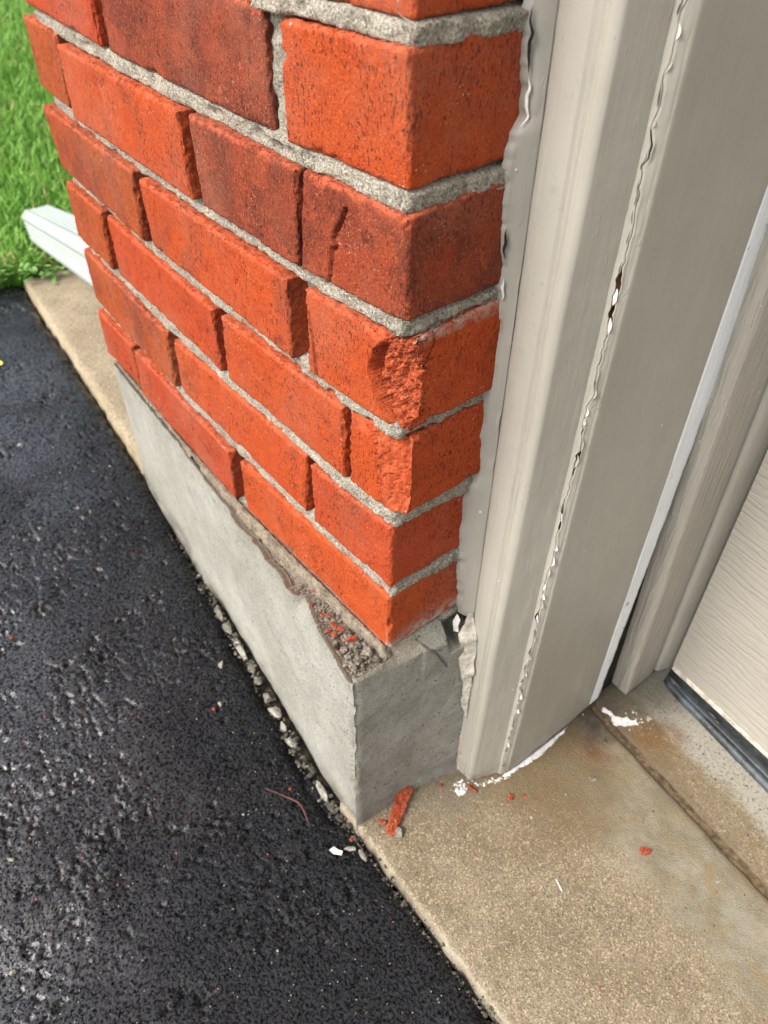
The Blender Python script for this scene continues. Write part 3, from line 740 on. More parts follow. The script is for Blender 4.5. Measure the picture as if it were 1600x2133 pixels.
def footing():
    # driveway face, rim and rim thickness
    xs = np.concatenate([np.arange(-.500, -.25, .0024), np.arange(-.25, .0066, .0014)])
    ts = np.concatenate([np.linspace(0, 1, 120), np.array([1.012, 1.03, 1.05, 1.075, 1.12])])
    X, T = np.meshgrid(xs, ts, indexing='ij'); x = X.ravel(); t = T.ravel()
    ty = top_y(x) + (.0016*vn1(x, 47, 2) + .0011*vn1(x, 173, 12)*np.abs(vn1(x, 60, 13))*2 + .0011*vn1(x, 510, 3)*np.abs(vn1(x, 90, 14))*2)*sstep(-.45, -.25, x); tz = top_z(x) + .0018*vn1(x, 150, 4) + .0010*vn1(x, 380, 5)
    by = line_y(x) - .0005; bz = asph_z(x) - .028
    tb = np.clip(t, 0, 1)
    # the face is upright below and leans in to the broken rim
    prof = tb**1.0
    lean = sstep(.90, 1.0, tb); ty0 = np.interp(x, [-.5, -.40, -.2, -.11, 0, .01], [.000, -.004, -.0155, -.021, -.0325, -.033])
    y = by + (ty0-by)*prof + (ty-ty0)*lean; z = bz + (tz-bz)*tb
    P = np.stack([x, y, z], 1)
    bul = .0016*fbm(P, 14, 3, 6) + .0004*fbm(P, 120, 3, 7)
    y = y - bul*(tb < 1)
    # undercut, chipped lower edge above the asphalt
    zb_ = z - asph_z(x)
    chip = sstep(.010, -.004, zb_ - .007*np.abs(vn1(x, 38, 8)) - .003*vn1(x, 140, 9)); chip = chip*sstep(-.33, -.27, x)
    y = y + .006*chip
    over = t > 1
    y = np.where(over, ty + .0045*(t-1)/.12*1.6, y); z = np.where(over, tz - .0008 - .0035*sstep(1.02, 1.1, t), z)
    # corner arris rounded
    cx = x - .0055; rr = np.clip(1+cx/.007, 0, 1); y = y + (.0018+.0030*np.clip(vn1(z, 75, 44)*1.6, 0, 1))*rr**2
    raw = np.clip(sstep(.985, 1.01, t) + .0*x, 0, 1)
    stain_shade = np.clip(.85*sstep(.040, .0, zb_+.01*vn1(x, 30, 77))+.25*sstep(.9, .99, tb)+.5*chip, 0, 1)
    mesh_obj('parging', np.stack([x, y, z], 1), grid_faces(len(xs), len(ts)), M['parging'], foot, attrs=dict(raw=raw, stain_shade=stain_shade))
    # return face towards the door frame
    ys = np.concatenate([np.arange(-.0305, .085, .0013)]); ts = np.concatenate([np.linspace(0, .86, 110), np.linspace(.865, 1, 40)])
    Yg, T = np.meshgrid(ys, ts, indexing='ij'); y = Yg.ravel(); t = T.ravel()
    z0 = APZ-.01
    zshoulder = np.interp(y, [-.0305, -.022, -.012, .0, .03, .06, .085], [-.006, -.006, -.009, -.012, -.012, -.016, -.02]); 
    xb = np.interp(y, [-.0305, .03, .06, .085], [.0092, .0072, .0120, .0185]) ; xt = np.interp(y, [-.0305, 0, .05, .085], [.0062, .0080, .0120, .0160])
    tb = np.clip(t/.86, 0, 1); up = np.clip((t-.86)/.14, 0, 1)
    z = z0 + (zshoulder-z0)*tb; x = xb + (xt-xb)*tb
    x = x + .0035*np.sin(tb*3.1)*sstep(-.03, .02, y)
    flare = sstep(.12, .0, tb); x = x + .0045*flare*sstep(-.02, .02, y)
    # shoulder slopes up to the foot of the brickwork
    tx_ = np.where(y > .006, -.0005, .0045)
    x = x + (tx_-x)*up; z = z + (np.where(y > .006, .0015, -.004)-z)*up**.9
    P = np.stack([x, y, z], 1)
    x = x + .0015*fbm(P, 22, 3, 16) + .0005*fbm(P, 150, 3, 17)
    rough = sstep(.84, .9, t)*sstep(.04, .02, y); z = z + .0022*fbm(P, 120, 4, 18)*rough
    patch = (segdist(y, z, [(.030, -.003), (.043, -.020), (.056, -.046)]))
    x = x - .0030*sstep(.0011, .0002, patch+.0003*vn(P, 300, 3))*(z > -.05)
    patch2 = segdist(y, z, [(.043, -.020), (.055, -.020), (.070, -.016)]); x = x - .0022*sstep(.0008, .0002, patch2+.0003*vn(P, 300, 5))
    plate = (y > .031+.0*z)*sstep(-.05, -.03, z); x = x + .0014*plate*(up < .9)
    cor = np.clip(1-(y+.0305)/.007, 0, 1); x = x - (.0016+.0030*np.clip(vn1(z, 75, 44)*1.6, 0, 1))*cor**2
    nick = sstep(.006, .003, np.hypot((y+.030)/1.0, (z+.135)/4.5)); x = x + .0016*nick
    hole = sstep(.054, .060, y+.002*vn(P, 200, 50))*sstep(-.030, -.020, z+.003*vn(P, 160, 51)); x = x - .016*hole
    raw = np.clip(rough*1.2 + .8*nick, 0, 1); stain_shade = np.clip(.55 + .35*sstep(.03, .0, z-APZ) + .2*sstep(.06, .08, y) - .9*nick, 0, 1)*sstep(-.033, -.022, y)
    mesh_obj('parging', np.stack([x, y, z], 1), grid_faces(len(ys), len(ts)), M['parging'], foot, attrs=dict(raw=raw, stain_shade=np.clip(stain_shade*.6+hole, 0, 1)))  # attribute also darkens the hole: its shade put into the colour
    # end face and hidden core
    box('footing_core', (-.4995, .012, -.26), (-.004, .32, -.006), M['parging'], foot)
    # exposed ledge of crumbled mortar between rim and brick
    xs = np.arange(-.500, .0062, .0013); ts = np.linspace(0, 1, 52)
    X, T = np.meshgrid(xs, ts, indexing='ij'); x = X.ravel(); t = T.ravel()
    y0 = top_y(x)+.0012; y1 = x*0+.016; y = y0+(y1-y0)*t
    P = np.stack([x, y, x*0], 1)
    dbrick = bow(x) - y
    low = np.interp(x, [-.5, -.42, -.3, -.2, -.1, -.02, .006], [-.001, -.005, -.009, -.0095, -.0085, -.0085, -.010])
    z = low + .0022*fbm(P, 70, 4, 26) + .0020*fbm(P, 200, 3, 27) + .0007*fbm(P, 420, 2, 28)
    z = z - .0030*sstep(.004, .0, y-y0)*sstep(-.35, -.25, x)       # dark cleft behind the rim
    f1, f2, cid = cells(P[:, :2], 190, 29); z = z + .0022*sstep(0, .5, f2-f1)*cid*sstep(-.12, -.08, x)
    lip = sstep(.0050, .0028, dbrick + .0018*vn1(x, 90, 30) + .0009*vn1(x, 300, 31))*sstep(.003, -.004, x)
    z = z*(1-lip) + np.maximum(z, .0022+.0006*vn(P, 300, 32))*lip
    z = np.where((dbrick < -.001) & (x < -.001), -.0006+.0*z, z)
    at = np.interp(x, [-.5, .006], [0, 0])
    mesh_obj('ledge_mortar', np.stack([x, y, z], 1), grid_faces(len(xs), len(ts)), M['ledge'], foot)
footing()

# soil and grit in the gap between asphalt and footing
def gap_soil():
    xs = np.arange(-.52, .03, .002); ts = np.linspace(0, 1, 14)
    X, T = np.meshgrid(xs, ts, indexing='ij'); x = X.ravel(); t = T.ravel()
    y = line_y(x) + .003 - .034*t; P = np.stack([x, y, x*0], 1)
    z = asph_z(x) - .0125 + .003*fbm(P, 120, 3, 41)
    mesh_obj('gap_soil', np.stack([x, y, z], 1), grid_faces(len(xs), len(ts), True), M['soil'], kind='structure')
gap_soil()

# ------------------------------------------------------------------ stones, chips, crumbs
ICO = {}
def ico(sub):
    if sub not in ICO:
        bm = bmesh.new(); bmesh.ops.create_icosphere(bm, subdivisions=sub, radius=1)
        ICO[sub] = (np.array([v.co[:] for v in bm.verts]), np.array([[v.index for v in q.verts] for q in bm.faces])); bm.free()
    return ICO[sub]
def rock_verts(seed, size, sub=2, planes=9, rough=.06):
    """a stone cut by random planes: angular, faceted"""
    V, Fc = ico(sub); V = V.copy(); rg = np.random.default_rng(seed)
    for _ in range(planes):
        n = rg.normal(size=3); n /= np.linalg.norm(n); dcut = rg.uniform(.38, .8)
        s = V@n; over = s > dcut; V[over] -= np.outer(s[over]-dcut, n)
    V = V*(1+rough*vn(V+seed, 2.3, seed)+.16*vn(V+seed, 1.1, seed+3))[:, None]
    return V*np.asarray(size)/2, Fc
def stone(name, seed, loc, size, rot, mat, label, cat, group=None, sub=3, planes=14, tilt=(0, 0)):
    V, Fc = rock_verts(seed, size, sub, planes)
    o = mesh_obj(name, V, Fc, mat, smooth=False)
    o.location = loc; o.rotation_euler = (tilt[0], tilt[1], rot)
    return tag(o, label, cat, group)
def scatter(name, n, fpos, smin, smax, mat, seed, sub=1, flat=.6, parent=None, **props):
    rg = np.random.default_rng(seed); VV = []; FF = []; off = 0
    V0, F0 = ico(sub)
    for q in range(n):
        x, y, z = fpos(rg); s = smin + (smax-smin)*rg.random()**3
        V, Fc = rock_verts(seed*1000+q, (s, s*rg.uniform(.5, .95), s*rg.uniform(.35, flat)), sub, 4)
        a = rg.uniform(0, 6.28); c, s_ = math.cos(a), math.sin(a)
        V = np.stack([V[:, 0]*c-V[:, 1]*s_+x, V[:, 0]*s_+V[:, 1]*c+y, V[:, 2]+z+s*.12], 1)
        VV.append(V); FF.append(Fc+off); off += len(V)
    return mesh_obj(name, np.concatenate(VV), np.concatenate(FF), mat, parent, smooth=False, **props)

# stones wedged in the gap, read from the footing corner leftwards
gs = [(-.012, .011, .009, .008, .5, 'stone_dark', 'small dark stone wedged at the footing corner beside the asphalt'),
      (-.026, .019, .013, .012, .3, 'stone_dark', 'large olive-grey stone wedged in the gap nearest the footing corner'),
      (-.048, .030, .011, .010, .1, 'stone_pale', 'long pale mortar shard leaning on the footing, nearest the corner'),
      (-.066, .012, .010, .009, .7, 'stone_dark', 'dark stone in the gap between the two pale shards'),
      (-.078, .013, .011, .010, .2, 'stone_dark', 'dark brown stone tucked under the chipped lower edge of the footing'),
      (-.103, .019, .012, .012, .9, 'stone_pale', 'rounded whitish stone standing in the gap below a crack in the footing'),
      (-.121, .014, .009, .009, .0, 'stone_pale', 'pale stone with a reddish streak in the gap'),
      (-.141, .018, .011, .010, .4, 'stone_pale', 'angular pale chunk touching the chipped lower edge of the footing'),
      (-.157, .020, .013, .011, .1, 'stone', 'broad grey stone beside the angular pale chunk in the gap'),
      (-.178, .014, .012, .010, .8, 'stone', 'brownish stone half way along the gap'),
      (-.194, .016, .011, .009, .2, 'stone', 'grey brown stone left of the half-way stone in the gap'),
      (-.221, .034, .012, .009, .05, 'stone_pale', 'long flat pale shard lying in the gap far from the corner'),
      (-.251, .022, .012, .010, .1, 'stone', 'grey stone beyond the long flat shard in the gap'),
      (-.276, .026, .011, .010, .0, 'stone', 'last grey stone at the far end of the rubble gap')]
for q, (x, a, b, c, ro, mt, lb) in enumerate(gs):
    stone('gap_stone', 300+q, (x, float(line_y(x))-.0065, float(asph_z(x))-.0055), (a, b, c), ro*.8-.1, M[mt], lb, 'stone', 'stones wedged between asphalt and footing', tilt=(.15, .1))
scatter('gap_grit', 420, lambda g: ((lambda x: (x, float(line_y(x))-.001-.013*g.random(), float(asph_z(x))-.009+.004*g.random()))(g.uniform(-.42, .02))), .002, .008, M['stone_dark'], 51, kind='stuff')
scatter('gap_grit', 120, lambda g: ((lambda x: (x, float(line_y(x))-.001-.013*g.random(), float(asph_z(x))-.006+.004*g.random()))(g.uniform(-.34, .05))), .002, .006, M['stone'], 52, kind='stuff')

# rubble on the ledge
def led(g):
    x = -.10 + .106*g.random()**.8; y0 = float(top_y(x)); y = y0+.003+(float(bow(x))-.004-y0-.003)*g.random(); return (x, y, -.0065)
scatter('ledge_rubble', 520, led, .0012, .0062, M['stone'], 61, kind='stuff', parent=foot)
scatter('ledge_rubble', 170, led, .0012, .005, M['ledge'], 62, kind='stuff', parent=foot)
scatter('ledge_crumbs', 90, led, .001, .0028, M['chip'], 63, kind='stuff', parent=foot)
LR = [('ledge_stone', -.0080, -.0062, .0125, .0105, .008, 'stone', 'largest brown stone on the ledge directly below the brick corner'),
      ('ledge_stone', -.0060, -.0180, .0085, .0075, .006, 'stone', 'square grey stone on the ledge at the rim of the return face'),
      ('ledge_stone', -.0290, -.0235, .0120, .0050, .006, 'stone', 'long grey stone leaning on the inner rim of the footing'),
      ('ledge_stone', -.0210, -.0125, .0085, .0060, .006, 'stone', 'grey stone on the ledge just below the upright brick chip'),
      ('ledge_stone', -.0140, -.0215, .0065, .0060, .005, 'stone', 'small grey stone in the middle of the rubble at the ledge corner'),
      ('ledge_stone', -.0350, -.0075, .0080, .0045, .005, 'stone_dark', 'dark grey flake on the ledge against the mortar lip'),
      ('ledge_stone', .0015, -.0045, .0075, .0060, .006, 'stone_dark', 'dark rounded pebble tucked under the lowest brick corner')]
for q, (n_, x, y, a, b, c, mt, lb) in enumerate(LR): stone(n_, 500+q, (x, y, -.0035), (a, b, c), q*1.3, M[mt], lb, 'stone', 'stones on the ledge')
CH = [(-.0460, -.0130, .0125, .0085, .003, .2, 'broad flat orange brick chip lying on the ledge, the largest there'),
      (-.0385, -.0100, .0095, .0045, .003, .9, 'narrow orange brick chip touching the broad flat chip on the ledge'),
      (-.0255, -.0085, .0130, .0055, .006, 1.2, 'upright orange brick shard leaning towards the brick corner on the ledge'),
      (-.0600, -.0148, .0060, .0045, .003, .4, 'small orange chip on the ledge in line with the notch in the rim'),
      (-.0430, -.0200, .0065, .0050, .003, 2.0, 'orange chip on the ledge close to the rim of the footing'),
      (-.0375, -.0182, .0085, .0050, .003, .1, 'orange chip on the ledge between the rim and the broad flat chip'),
      (-.0560, -.0105, .0080, .0050, .002, .6, 'pair-like reddish chip on the ledge left of the broad flat chip'),
      (-.0740, -.0150, .0065, .0045, .003, 1.9, 'orange chip on the ledge beside the notch in the rim'),
      (-.0830, -.0055, .0090, .0050, .002, .3, 'farthest orange chip on the ledge, against the mortar lip')]
for q, (x, y, a, b, c, ro, lb) in enumerate(CH): stone('brick_chip', 600+q, (x, y, -.0035), (a, b, c), ro, M['chip'], lb, 'brick chip', 'brick chips on the ledge', sub=2, planes=20, tilt=(.25*(q % 3), .2))

# debris on the apron and the asphalt
GZ = APZ
PCS = [('brick_shard', .0200, .0075, .047, .0125, .008, 2.17, 'chip', 'long orange brick shard lying against the footing on the apron', 'brick chip'),
       ('brick_chip', .0455, .0775, .012, .0070, .006, .3, 'chip', 'orange brick chip under the foot of the door casing', 'brick chip'),
       ('brick_chip', .0195, -.0105, .0085, .0065, .004, 1.0, 'chip', 'small orange chip on the apron edge left of the long shard', 'brick chip'),
       ('brick_chip', .0725, .1010, .0085, .0060, .004, 2.0, 'chip', 'orange brick chip on the apron right of the casing foot', 'brick chip'),
       ('brick_chip', .0790, .1125, .0055, .0040, .003, 1.0, 'chip', 'little orange chip near the base of the door frame board', 'brick chip'),
       ('brick_chip', .1800, .1600, .0135, .0095, .006, .5, 'chip', 'rounded red brick chip alone on the pale band of the apron', 'brick chip'),
       ('brick_chip', .0250, .0560, .0055, .0045, .003, .5, 'chip', 'small red chip at the foot of the footing near the casing', 'brick chip'),
       ('mortar_lump', .0360, -.0035, .0130, .0105, .009, .4, 'stone', 'round grey mortar lump at the lower end of the long shard', 'stone'),
       ('mortar_lump', .0105, .0270, .0110, .0085, .008, .9, 'stone', 'grey mortar lump at the upper end of the long shard', 'stone'),
       ('mortar_lump', .0130, .0085, .0150, .0080, .007, 2.2, 'stone', 'flat grey mortar lump between the long shard and the footing', 'stone'),
       ('pebble', .0945, .2740, .0095, .0070, .004, 1.0, 'stone_pale', 'pale pebble on the stained strip in front of the garage door', 'pebble'),
       ('pebble', .2355, .1915, .0070, .0045, .003, 1.0, 'stone_pale', 'cream pebble on the pale band near the right edge', 'pebble'),
       ('pebble', .1060, .1780, .0110, .0070, .002, 1.0, 'stone', 'thin grey stone flake on the apron near the board foot', 'stone'),
       ('asphalt_crumb', .0860, .2180, .0065, .0050, .003, 0., 'stone_dark', 'black crumb beside the saw joint close to the frame', 'crumb')]
def shard(name, loc, size, rot, mat, label, cat):
    bm = bmesh.new(); bmesh.ops.create_cube(bm, size=1); rg = random.Random(9)
    for v in bm.verts: v.co = Vector((v.co.x*size[0], v.co.y*size[1]*(1.15 if v.co.x > 0 else .55), v.co.z*size[2]*(1 if v.co.x > 0 else .6)))
    bmesh.ops.subdivide_edges(bm, edges=[e for e in bm.edges if abs(e.verts[0].co.x-e.verts[1].co.x) > size[0]*.5], cuts=12, use_grid_fill=True)
    bmesh.ops.subdivide_edges(bm, edges=[e for e in bm.edges if abs(e.verts[0].co.y-e.verts[1].co.y) > size[1]*.3], cuts=3, use_grid_fill=True)
    for v in bm.verts: v.co += Vector([rg.uniform(-1, 1)*.0006 for _ in range(3)])
    V = [tuple(v.co) for v in bm.verts]; Fc = [[v.index for v in q.verts] for q in bm.faces]; bm.free()
    o = mesh_obj(name, V, Fc, mat, smooth=False); o.location = loc; o.rotation_euler = (.35, -.08, rot); return tag(o, label, cat)
for q, (n_, x, y, a, b, c, ro, mt, lb, ct) in enumerate(PCS):
    z_ = GZ + c*.4
    if n_ == 'brick_shard': shard(n_, (x, y, z_+.001), (a, b, c), ro, M[mt], lb, ct); continue
    stone(n_, 700+q, (x, y, z_), (a, b, c), ro, M[mt], lb, ct, planes=(7 if a > .03 else 10))
def apr(g): return (g.uniform(.02, .32), g.uniform(-.02, .23), GZ-.0004)
def aprn(g): return (.01+.09*g.random(), .03+.11*g.random(), GZ-.0004)
scatter('brick_crumbs', 60, apr, .0009, .0035, M['chip'], 71, kind='stuff', flat=.8)
scatter('brick_crumbs', 230, aprn, .0006, .0028, M['chip'], 72, kind='stuff', flat=.8)
scatter('white_crumbs', 70, aprn, .0006, .0022, M['caulkwhite'], 73, kind='stuff', flat=.8)
scatter('white_crumbs', 40, lambda g: (g.uniform(.05, .3), g.uniform(.0, .3), GZ-.0002), .0006, .0022, M['caulkwhite'], 74, kind='stuff')
scatter('mortar_crumbs', 260, lambda g: (.004+abs(g.normal())*.022, -.026+.105*g.random(), GZ-.0004), .0007, .0032, M['stone'], 79, kind='stuff', flat=.7)
scatter('dark_crumbs', 160, lambda g: (g.uniform(.01, .3), g.uniform(-.02, .29), GZ-.0004), .0007, .003, M['stone_dark'], 75, kind='stuff')
scatter('edge_grit', 260, lambda g: (g.uniform(.0, .22), -.034+.008*g.random()**2-.004, -.2255), .001, .005, M['stone_dark'], 76, kind='stuff')
def asp(g):
    x = -.9+1.1*g.random(); return (x, float(line_y(min(x, .01)))-.02-.32*g.random()**1.4, float(asph_z(x))+.0012)
scatter('asphalt_crumbs', 90, asp, .0008, .0034, M['stone_pale'], 77, kind='stuff', flat=.8)
scatter('brick_crumbs', 16, asp, .0008, .0032, M['chip'], 78, kind='stuff', flat=.8)
AST = [('pebble', -.060, -.318, .0075, .0065, .005, 'stone_pale', 'round pale pebble at the left edge of the wet asphalt, nearest the viewer'),
       ('pebble', -.143, -.289, .0090, .0045, .004, 'stone_pale', 'oval pale pebble at the left edge of the wet asphalt'),
       ('mortar_crumb', -.211, -.048, .0100, .0080, .005, 'stone_pale', 'white mortar splash on the asphalt near the footing'),
       ('pebble', -.172, -.070, .0075, .0055, .004, 'stone_pale', 'cream pebble on the asphalt beside a red chip'),
       ('brick_chip', -.171, -.078, .0060, .0045, .003, 'chip', 'red brick chip on the asphalt beside the cream pebble'),
       ('brick_chip', -.062, -.058, .0050, .0035, .003, 'chip', 'red chip on the asphalt near the twig'),
       ('brick_chip', .014, -.040, .0055, .0045, .003, 'chip', 'orange chip on the asphalt just off the footing corner'),
       ('mortar_lump', .032, -.040, .0130, .0070, .005, 'stone', 'long grey stone on the asphalt lip by the apron corner'),
       ('mortar_lump', .020, -.046, .0120, .0080, .005, 'stone_pale', 'pale lump on the asphalt off the footing corner'),
       ('brick_chip', -.362, -.211, .0070, .0050, .003, 'chip', 'orange chip far left on the open asphalt')]
for q, (n_, x, y, a, b, c, mt, lb) in enumerate(AST):
    stone(n_, 800+q, (x, y, float(asph_z(x))+.0025), (a, b, c), q*.9, M[mt], lb, 'pebble' if n_ == 'pebble' else ('brick chip' if 'chip' in n_ else 'stone'))
# cream paint flake, yellow leaf, twig
def sheet_flake(name, pts, loc, rot, mat, label, cat, th=.0005):
    n = len(pts); V = [(x, y, .001*math.sin(x*300)+th) for x, y in pts] + [(x, y, .001*math.sin(x*300)) for x, y in pts]
    Fc = [list(range(n)), list(range(2*n-1, n-1, -1))] + [[(k+1) % n, k, k+n, (k+1) % n+n] for k in range(n)]
    o = mesh_obj(name, V, Fc, mat, smooth=False); o.location = loc; o.rotation_euler = (.1, .1, rot)
    return tag(o, label, cat)
sheet_flake('paint_flake', [(-.006, -.002), (-.001, -.003), (.006, -.0005), (.005, .003), (.001, .002), (-.004, .0025)], (.0155, -.058, -.2225), .4, M['flake'], 'cream paint flake on the black asphalt below the footing corner', 'paint flake')
sheet_flake('yellow_leaf', [(-.007, 0), (-.002, .004), (.006, .002), (.008, -.002), (.001, -.004)], (-.878, -.056, -.166), .2, M['yellow'], 'tiny yellow leaf on the asphalt at the far left', 'leaf')
sheet_flake('paint_chip', [(-.0055, -.0004), (.0055, -.0007), (.0058, .0004), (-.0050, .0006)], (.155, .078, GZ+.001), -.3, M['flake'], 'thin white sliver lying on the sandy apron', 'paint chip')

def tube(name, pts, rad, mat, sides=7, parent=None, closed=True):
    V = []; n = len(pts); Pts = [Vector(p) for p in pts]
    for k in range(n):
        tdir = (Pts[min(k+1, n-1)]-Pts[max(k-1, 0)]).normalized()
        a = tdir.orthogonal().normalized() if k == 0 else (a - a.dot(tdir)*tdir).normalized()
        b = tdir.cross(a); rr = rad[k] if hasattr(rad, '__len__') else rad
        for s in range(sides):
            an = 2*math.pi*s/sides; V.append(tuple(Pts[k]+rr*(math.cos(an)*a+math.sin(an)*b)))
    Fc = [(k*sides+s, k*sides+(s+1) % sides, (k+1)*sides+(s+1) % sides, (k+1)*sides+s) for k in range(n-1) for s in range(sides)]
    if closed: Fc += [tuple(range(sides))[::-1], tuple((n-1)*sides+s for s in range(sides))]
    return mesh_obj(name, V, Fc, mat, parent)
tw = []
for k in range(15):
    a = k/14; x = -.074+.052*a; y = -.0765+.006*math.sin(a*3)+.020*a-.006*max(0, a-.6)*3
    tw.append((x, y, float(asph_z(x))+.0036+.0004*math.sin(k)))
tag(tube('twig', tw, [.0006+.0004*math.sin(3.1*k/14) for k in range(15)], M['twig']), 'thin reddish brown twig lying on the wet asphalt', 'twig')

# ------------------------------------------------------------------ door frame (jamb boards, casing, caulk, stop)
frame = thing('door_frame', 'taupe painted garage door frame with cracked peeling paint along a seam', 'door frame')
ZB0, ZT0 = APZ+.0015, 1.95
def extrude_profile(name, prof, mat, z0=ZB0, z1=ZT0, wob=.0003, seed=0, parent=frame, foot_fn=None, attrs=None, zs=None, mod=None, flip=True):
    prof = np.array(prof); 
    zs = zs if zs is not None else np.concatenate([np.arange(z0, .44, .0028), np.linspace(.45, z1, 40)])
    n = len(prof); I, Z = np.meshgrid(np.arange(n), zs, indexing='ij'); I = I.ravel(); Z = Z.ravel()
    X = prof[I, 0].copy(); Y = prof[I, 1].copy(); P = np.stack([X, Y, Z], 1)
    X = X + wob*fbm(P, [90, 90, 22], 3, seed); Y = Y + wob*fbm(P, [90, 90, 22], 3, seed+9)
    if foot_fn is not None:
        t = np.exp(-(Z-z0)/.004); Z = Z + foot_fn(X, Y)*t
    if mod is not None: X, Y, Z = mod(I, X, Y, Z)
    return mesh_obj(name, np.stack([X, Y, Z], 1), grid_faces(n, len(zs), flip), mat, parent)
def densify(pts, sp):
    out = [np.array(pts[0], float)]
    for a, b in zip(pts[:-1], pts[1:]):
        a, b = np.array(a, float), np.array(b, float); n = max(1, int(np.linalg.norm(b-a)/sp))
        for k in range(1, n+1): out.append(a+(b-a)*k/n)
    return np.array(out)
# brick moulding: groove, broad soft face, quirk, rounded nose, flank
mould = [(.0040, .0840), (.0118, .0800), (.0138, .0795), (.0146, .0815), (.0156, .0815), (.0164, .0784), (.0182, .0780), (.0215, .0781), (.0250, .0788), (.0282, .0796), (.0290, .0797), (.0295, .0814), (.0303, .0814), (.0308, .0798), (.0319, .0796), (.0323, .0810), (.0329, .0810),
         (.0334, .0801), (.0350, .0806), (.0366, .0817), (.0378, .0834), (.0386, .0858), (.0470, .1078)]
def mould_dx(X, Z): return np.interp(X, [.0150, .0376, .0470], [-.0076, .0036, .0002])*np.clip((Z+.22)/.62, 0, 1.3)
def mould_foot(I, X, Y, Z):
    X = X + mould_dx(X, Z)
    # splintered, weathered foot of the casing
    P = np.stack([X, Y, Z], 1); w = sstep(-.13, -.20, Z)*sstep(.034, .020, X)
    Y = Y + w*(.0018 + .0016*fbm(P, [220, 1, 45], 3, 61)); return X, Y, Z
extrude_profile('brick_mould', densify(mould, .0009), M['paint'], wob=.0005, seed=1, foot_fn=lambda X, Y: .003*np.abs(vn1(X*1.+Y, 160, 5)), mod=mould_foot)
# raw worn wood along the foot of the moulding's outer edge
def worn():
    zs = np.arange(ZB0+.001, -.105, .0022); us = np.linspace(0, 1, 12)
    U, Z = np.meshgrid(us, zs, indexing='ij'); u = U.ravel(); z = Z.ravel()
    wid = np.interp(z, [-.22, -.17, -.13, -.105], [.0125, .010, .006, .0015]) + .0015*vn1(z, 80, 3)
    x = .0122 + wid*u; yb = np.interp(x, [.0118, .0150, .0158, .0178, .0210, .0250], [.0800, .0793, .0786, .0781, .0783, .0790])
    P = np.stack([x, yb, z], 1); w = sstep(-.13, -.20, z)
    y = yb - .0011 + w*(.0018+.0012*fbm(P, [260, 1, 40], 3, 64)) + .0018*(np.abs(u-.5)*2)**6
    mesh_obj('bare_patch', np.stack([x, y, z], 1), grid_faces(len(us), len(zs), True), M['barewood'], frame, label='bare weathered wood at the foot of the casing')
worn()
# caulk between brick return and moulding: lumpy bead with a torn edge over the brick
def caulk():
    zs = np.concatenate([np.arange(-.004, .44, .0014), np.linspace(.45, 1.95, 40)]); us = np.linspace(0, 1, 16)
    U, Z = np.meshgrid(us, zs, indexing='ij'); u = U.ravel(); z = Z.ravel()
    tz = [-.0125, .0096, .0601, .0895, .1242, .1365, .1711, .1963, .2189, .2407, .2681, .296, .3166, .3376, .3487, .3562, .3789, .3968, 1.]
    ty = [.0723, .0733, .0685, .0673, .0688, .0737, .0711, .0716, .0749, .0765, .0738, .0709, .0684, .0687, .0683, .0749, .0719, .0698, .07]
    ye = np.interp(z, tz, ty) + .0013*vn1(z, 130, 13) + .0011*vn1(z, 380, 14)
    x0 = .0010 - .0008*vn1(z, 40, 12); x = x0 + (.0152-.0076*np.clip((z+.22)/.62, 0, 1.3)-x0)*u
    yes = np.interp(z, tz, ty); y = yes + (.0795-yes)*u**.8 + (ye-yes)*np.exp(-(u/.22)**2)
    P = np.stack([x, y, z], 1)
    y = y - .0010*np.sin(u*3.14) + .0004*fbm(P, [220, 220, 40], 3, 15) - .0008*sstep(.35, .8, vn(P, [200, 1, 55], 16))*u 
    e = u == 0; x = np.where(e, x-.004, x)
    mesh_obj('caulk_bead', np.stack([x, y, z], 1), grid_faces(len(us), len(zs), True), M['paint'], frame)
    # where the caulk has come away: white patches, black ones paint the gap's shade
    for (za, zb_, mt) in [(.374, .402, 'dark'), (.352, .374, 'caulkwhite'), (.286, .304, 'dark'), (.262, .276, 'caulkwhite')]:
        zz = np.arange(za, zb_, .0012); us2 = np.linspace(0, 1, 5); U, Z = np.meshgrid(us2, zz, indexing='ij'); u = U.ravel(); z = Z.ravel()
        wv = np.sin((z-za)/(zb_-za)*3.14)
        x = .0040+.0022*(u-.5)*wv + .0013*vn1(z, 230, 18) - .0008; y = np.interp(z, tz, ty)+.0007-.0013
        mesh_obj('open_caulk', np.stack([x, y+0*x, z], 1), grid_faces(len(us2), len(zz), True), M[mt], frame)
caulk()
# near-black block paints the shade of the hollow where the caulk ends
box('hollow', (-.003, .082, -.215), (.012, .095, .02), M['dark'], frame)
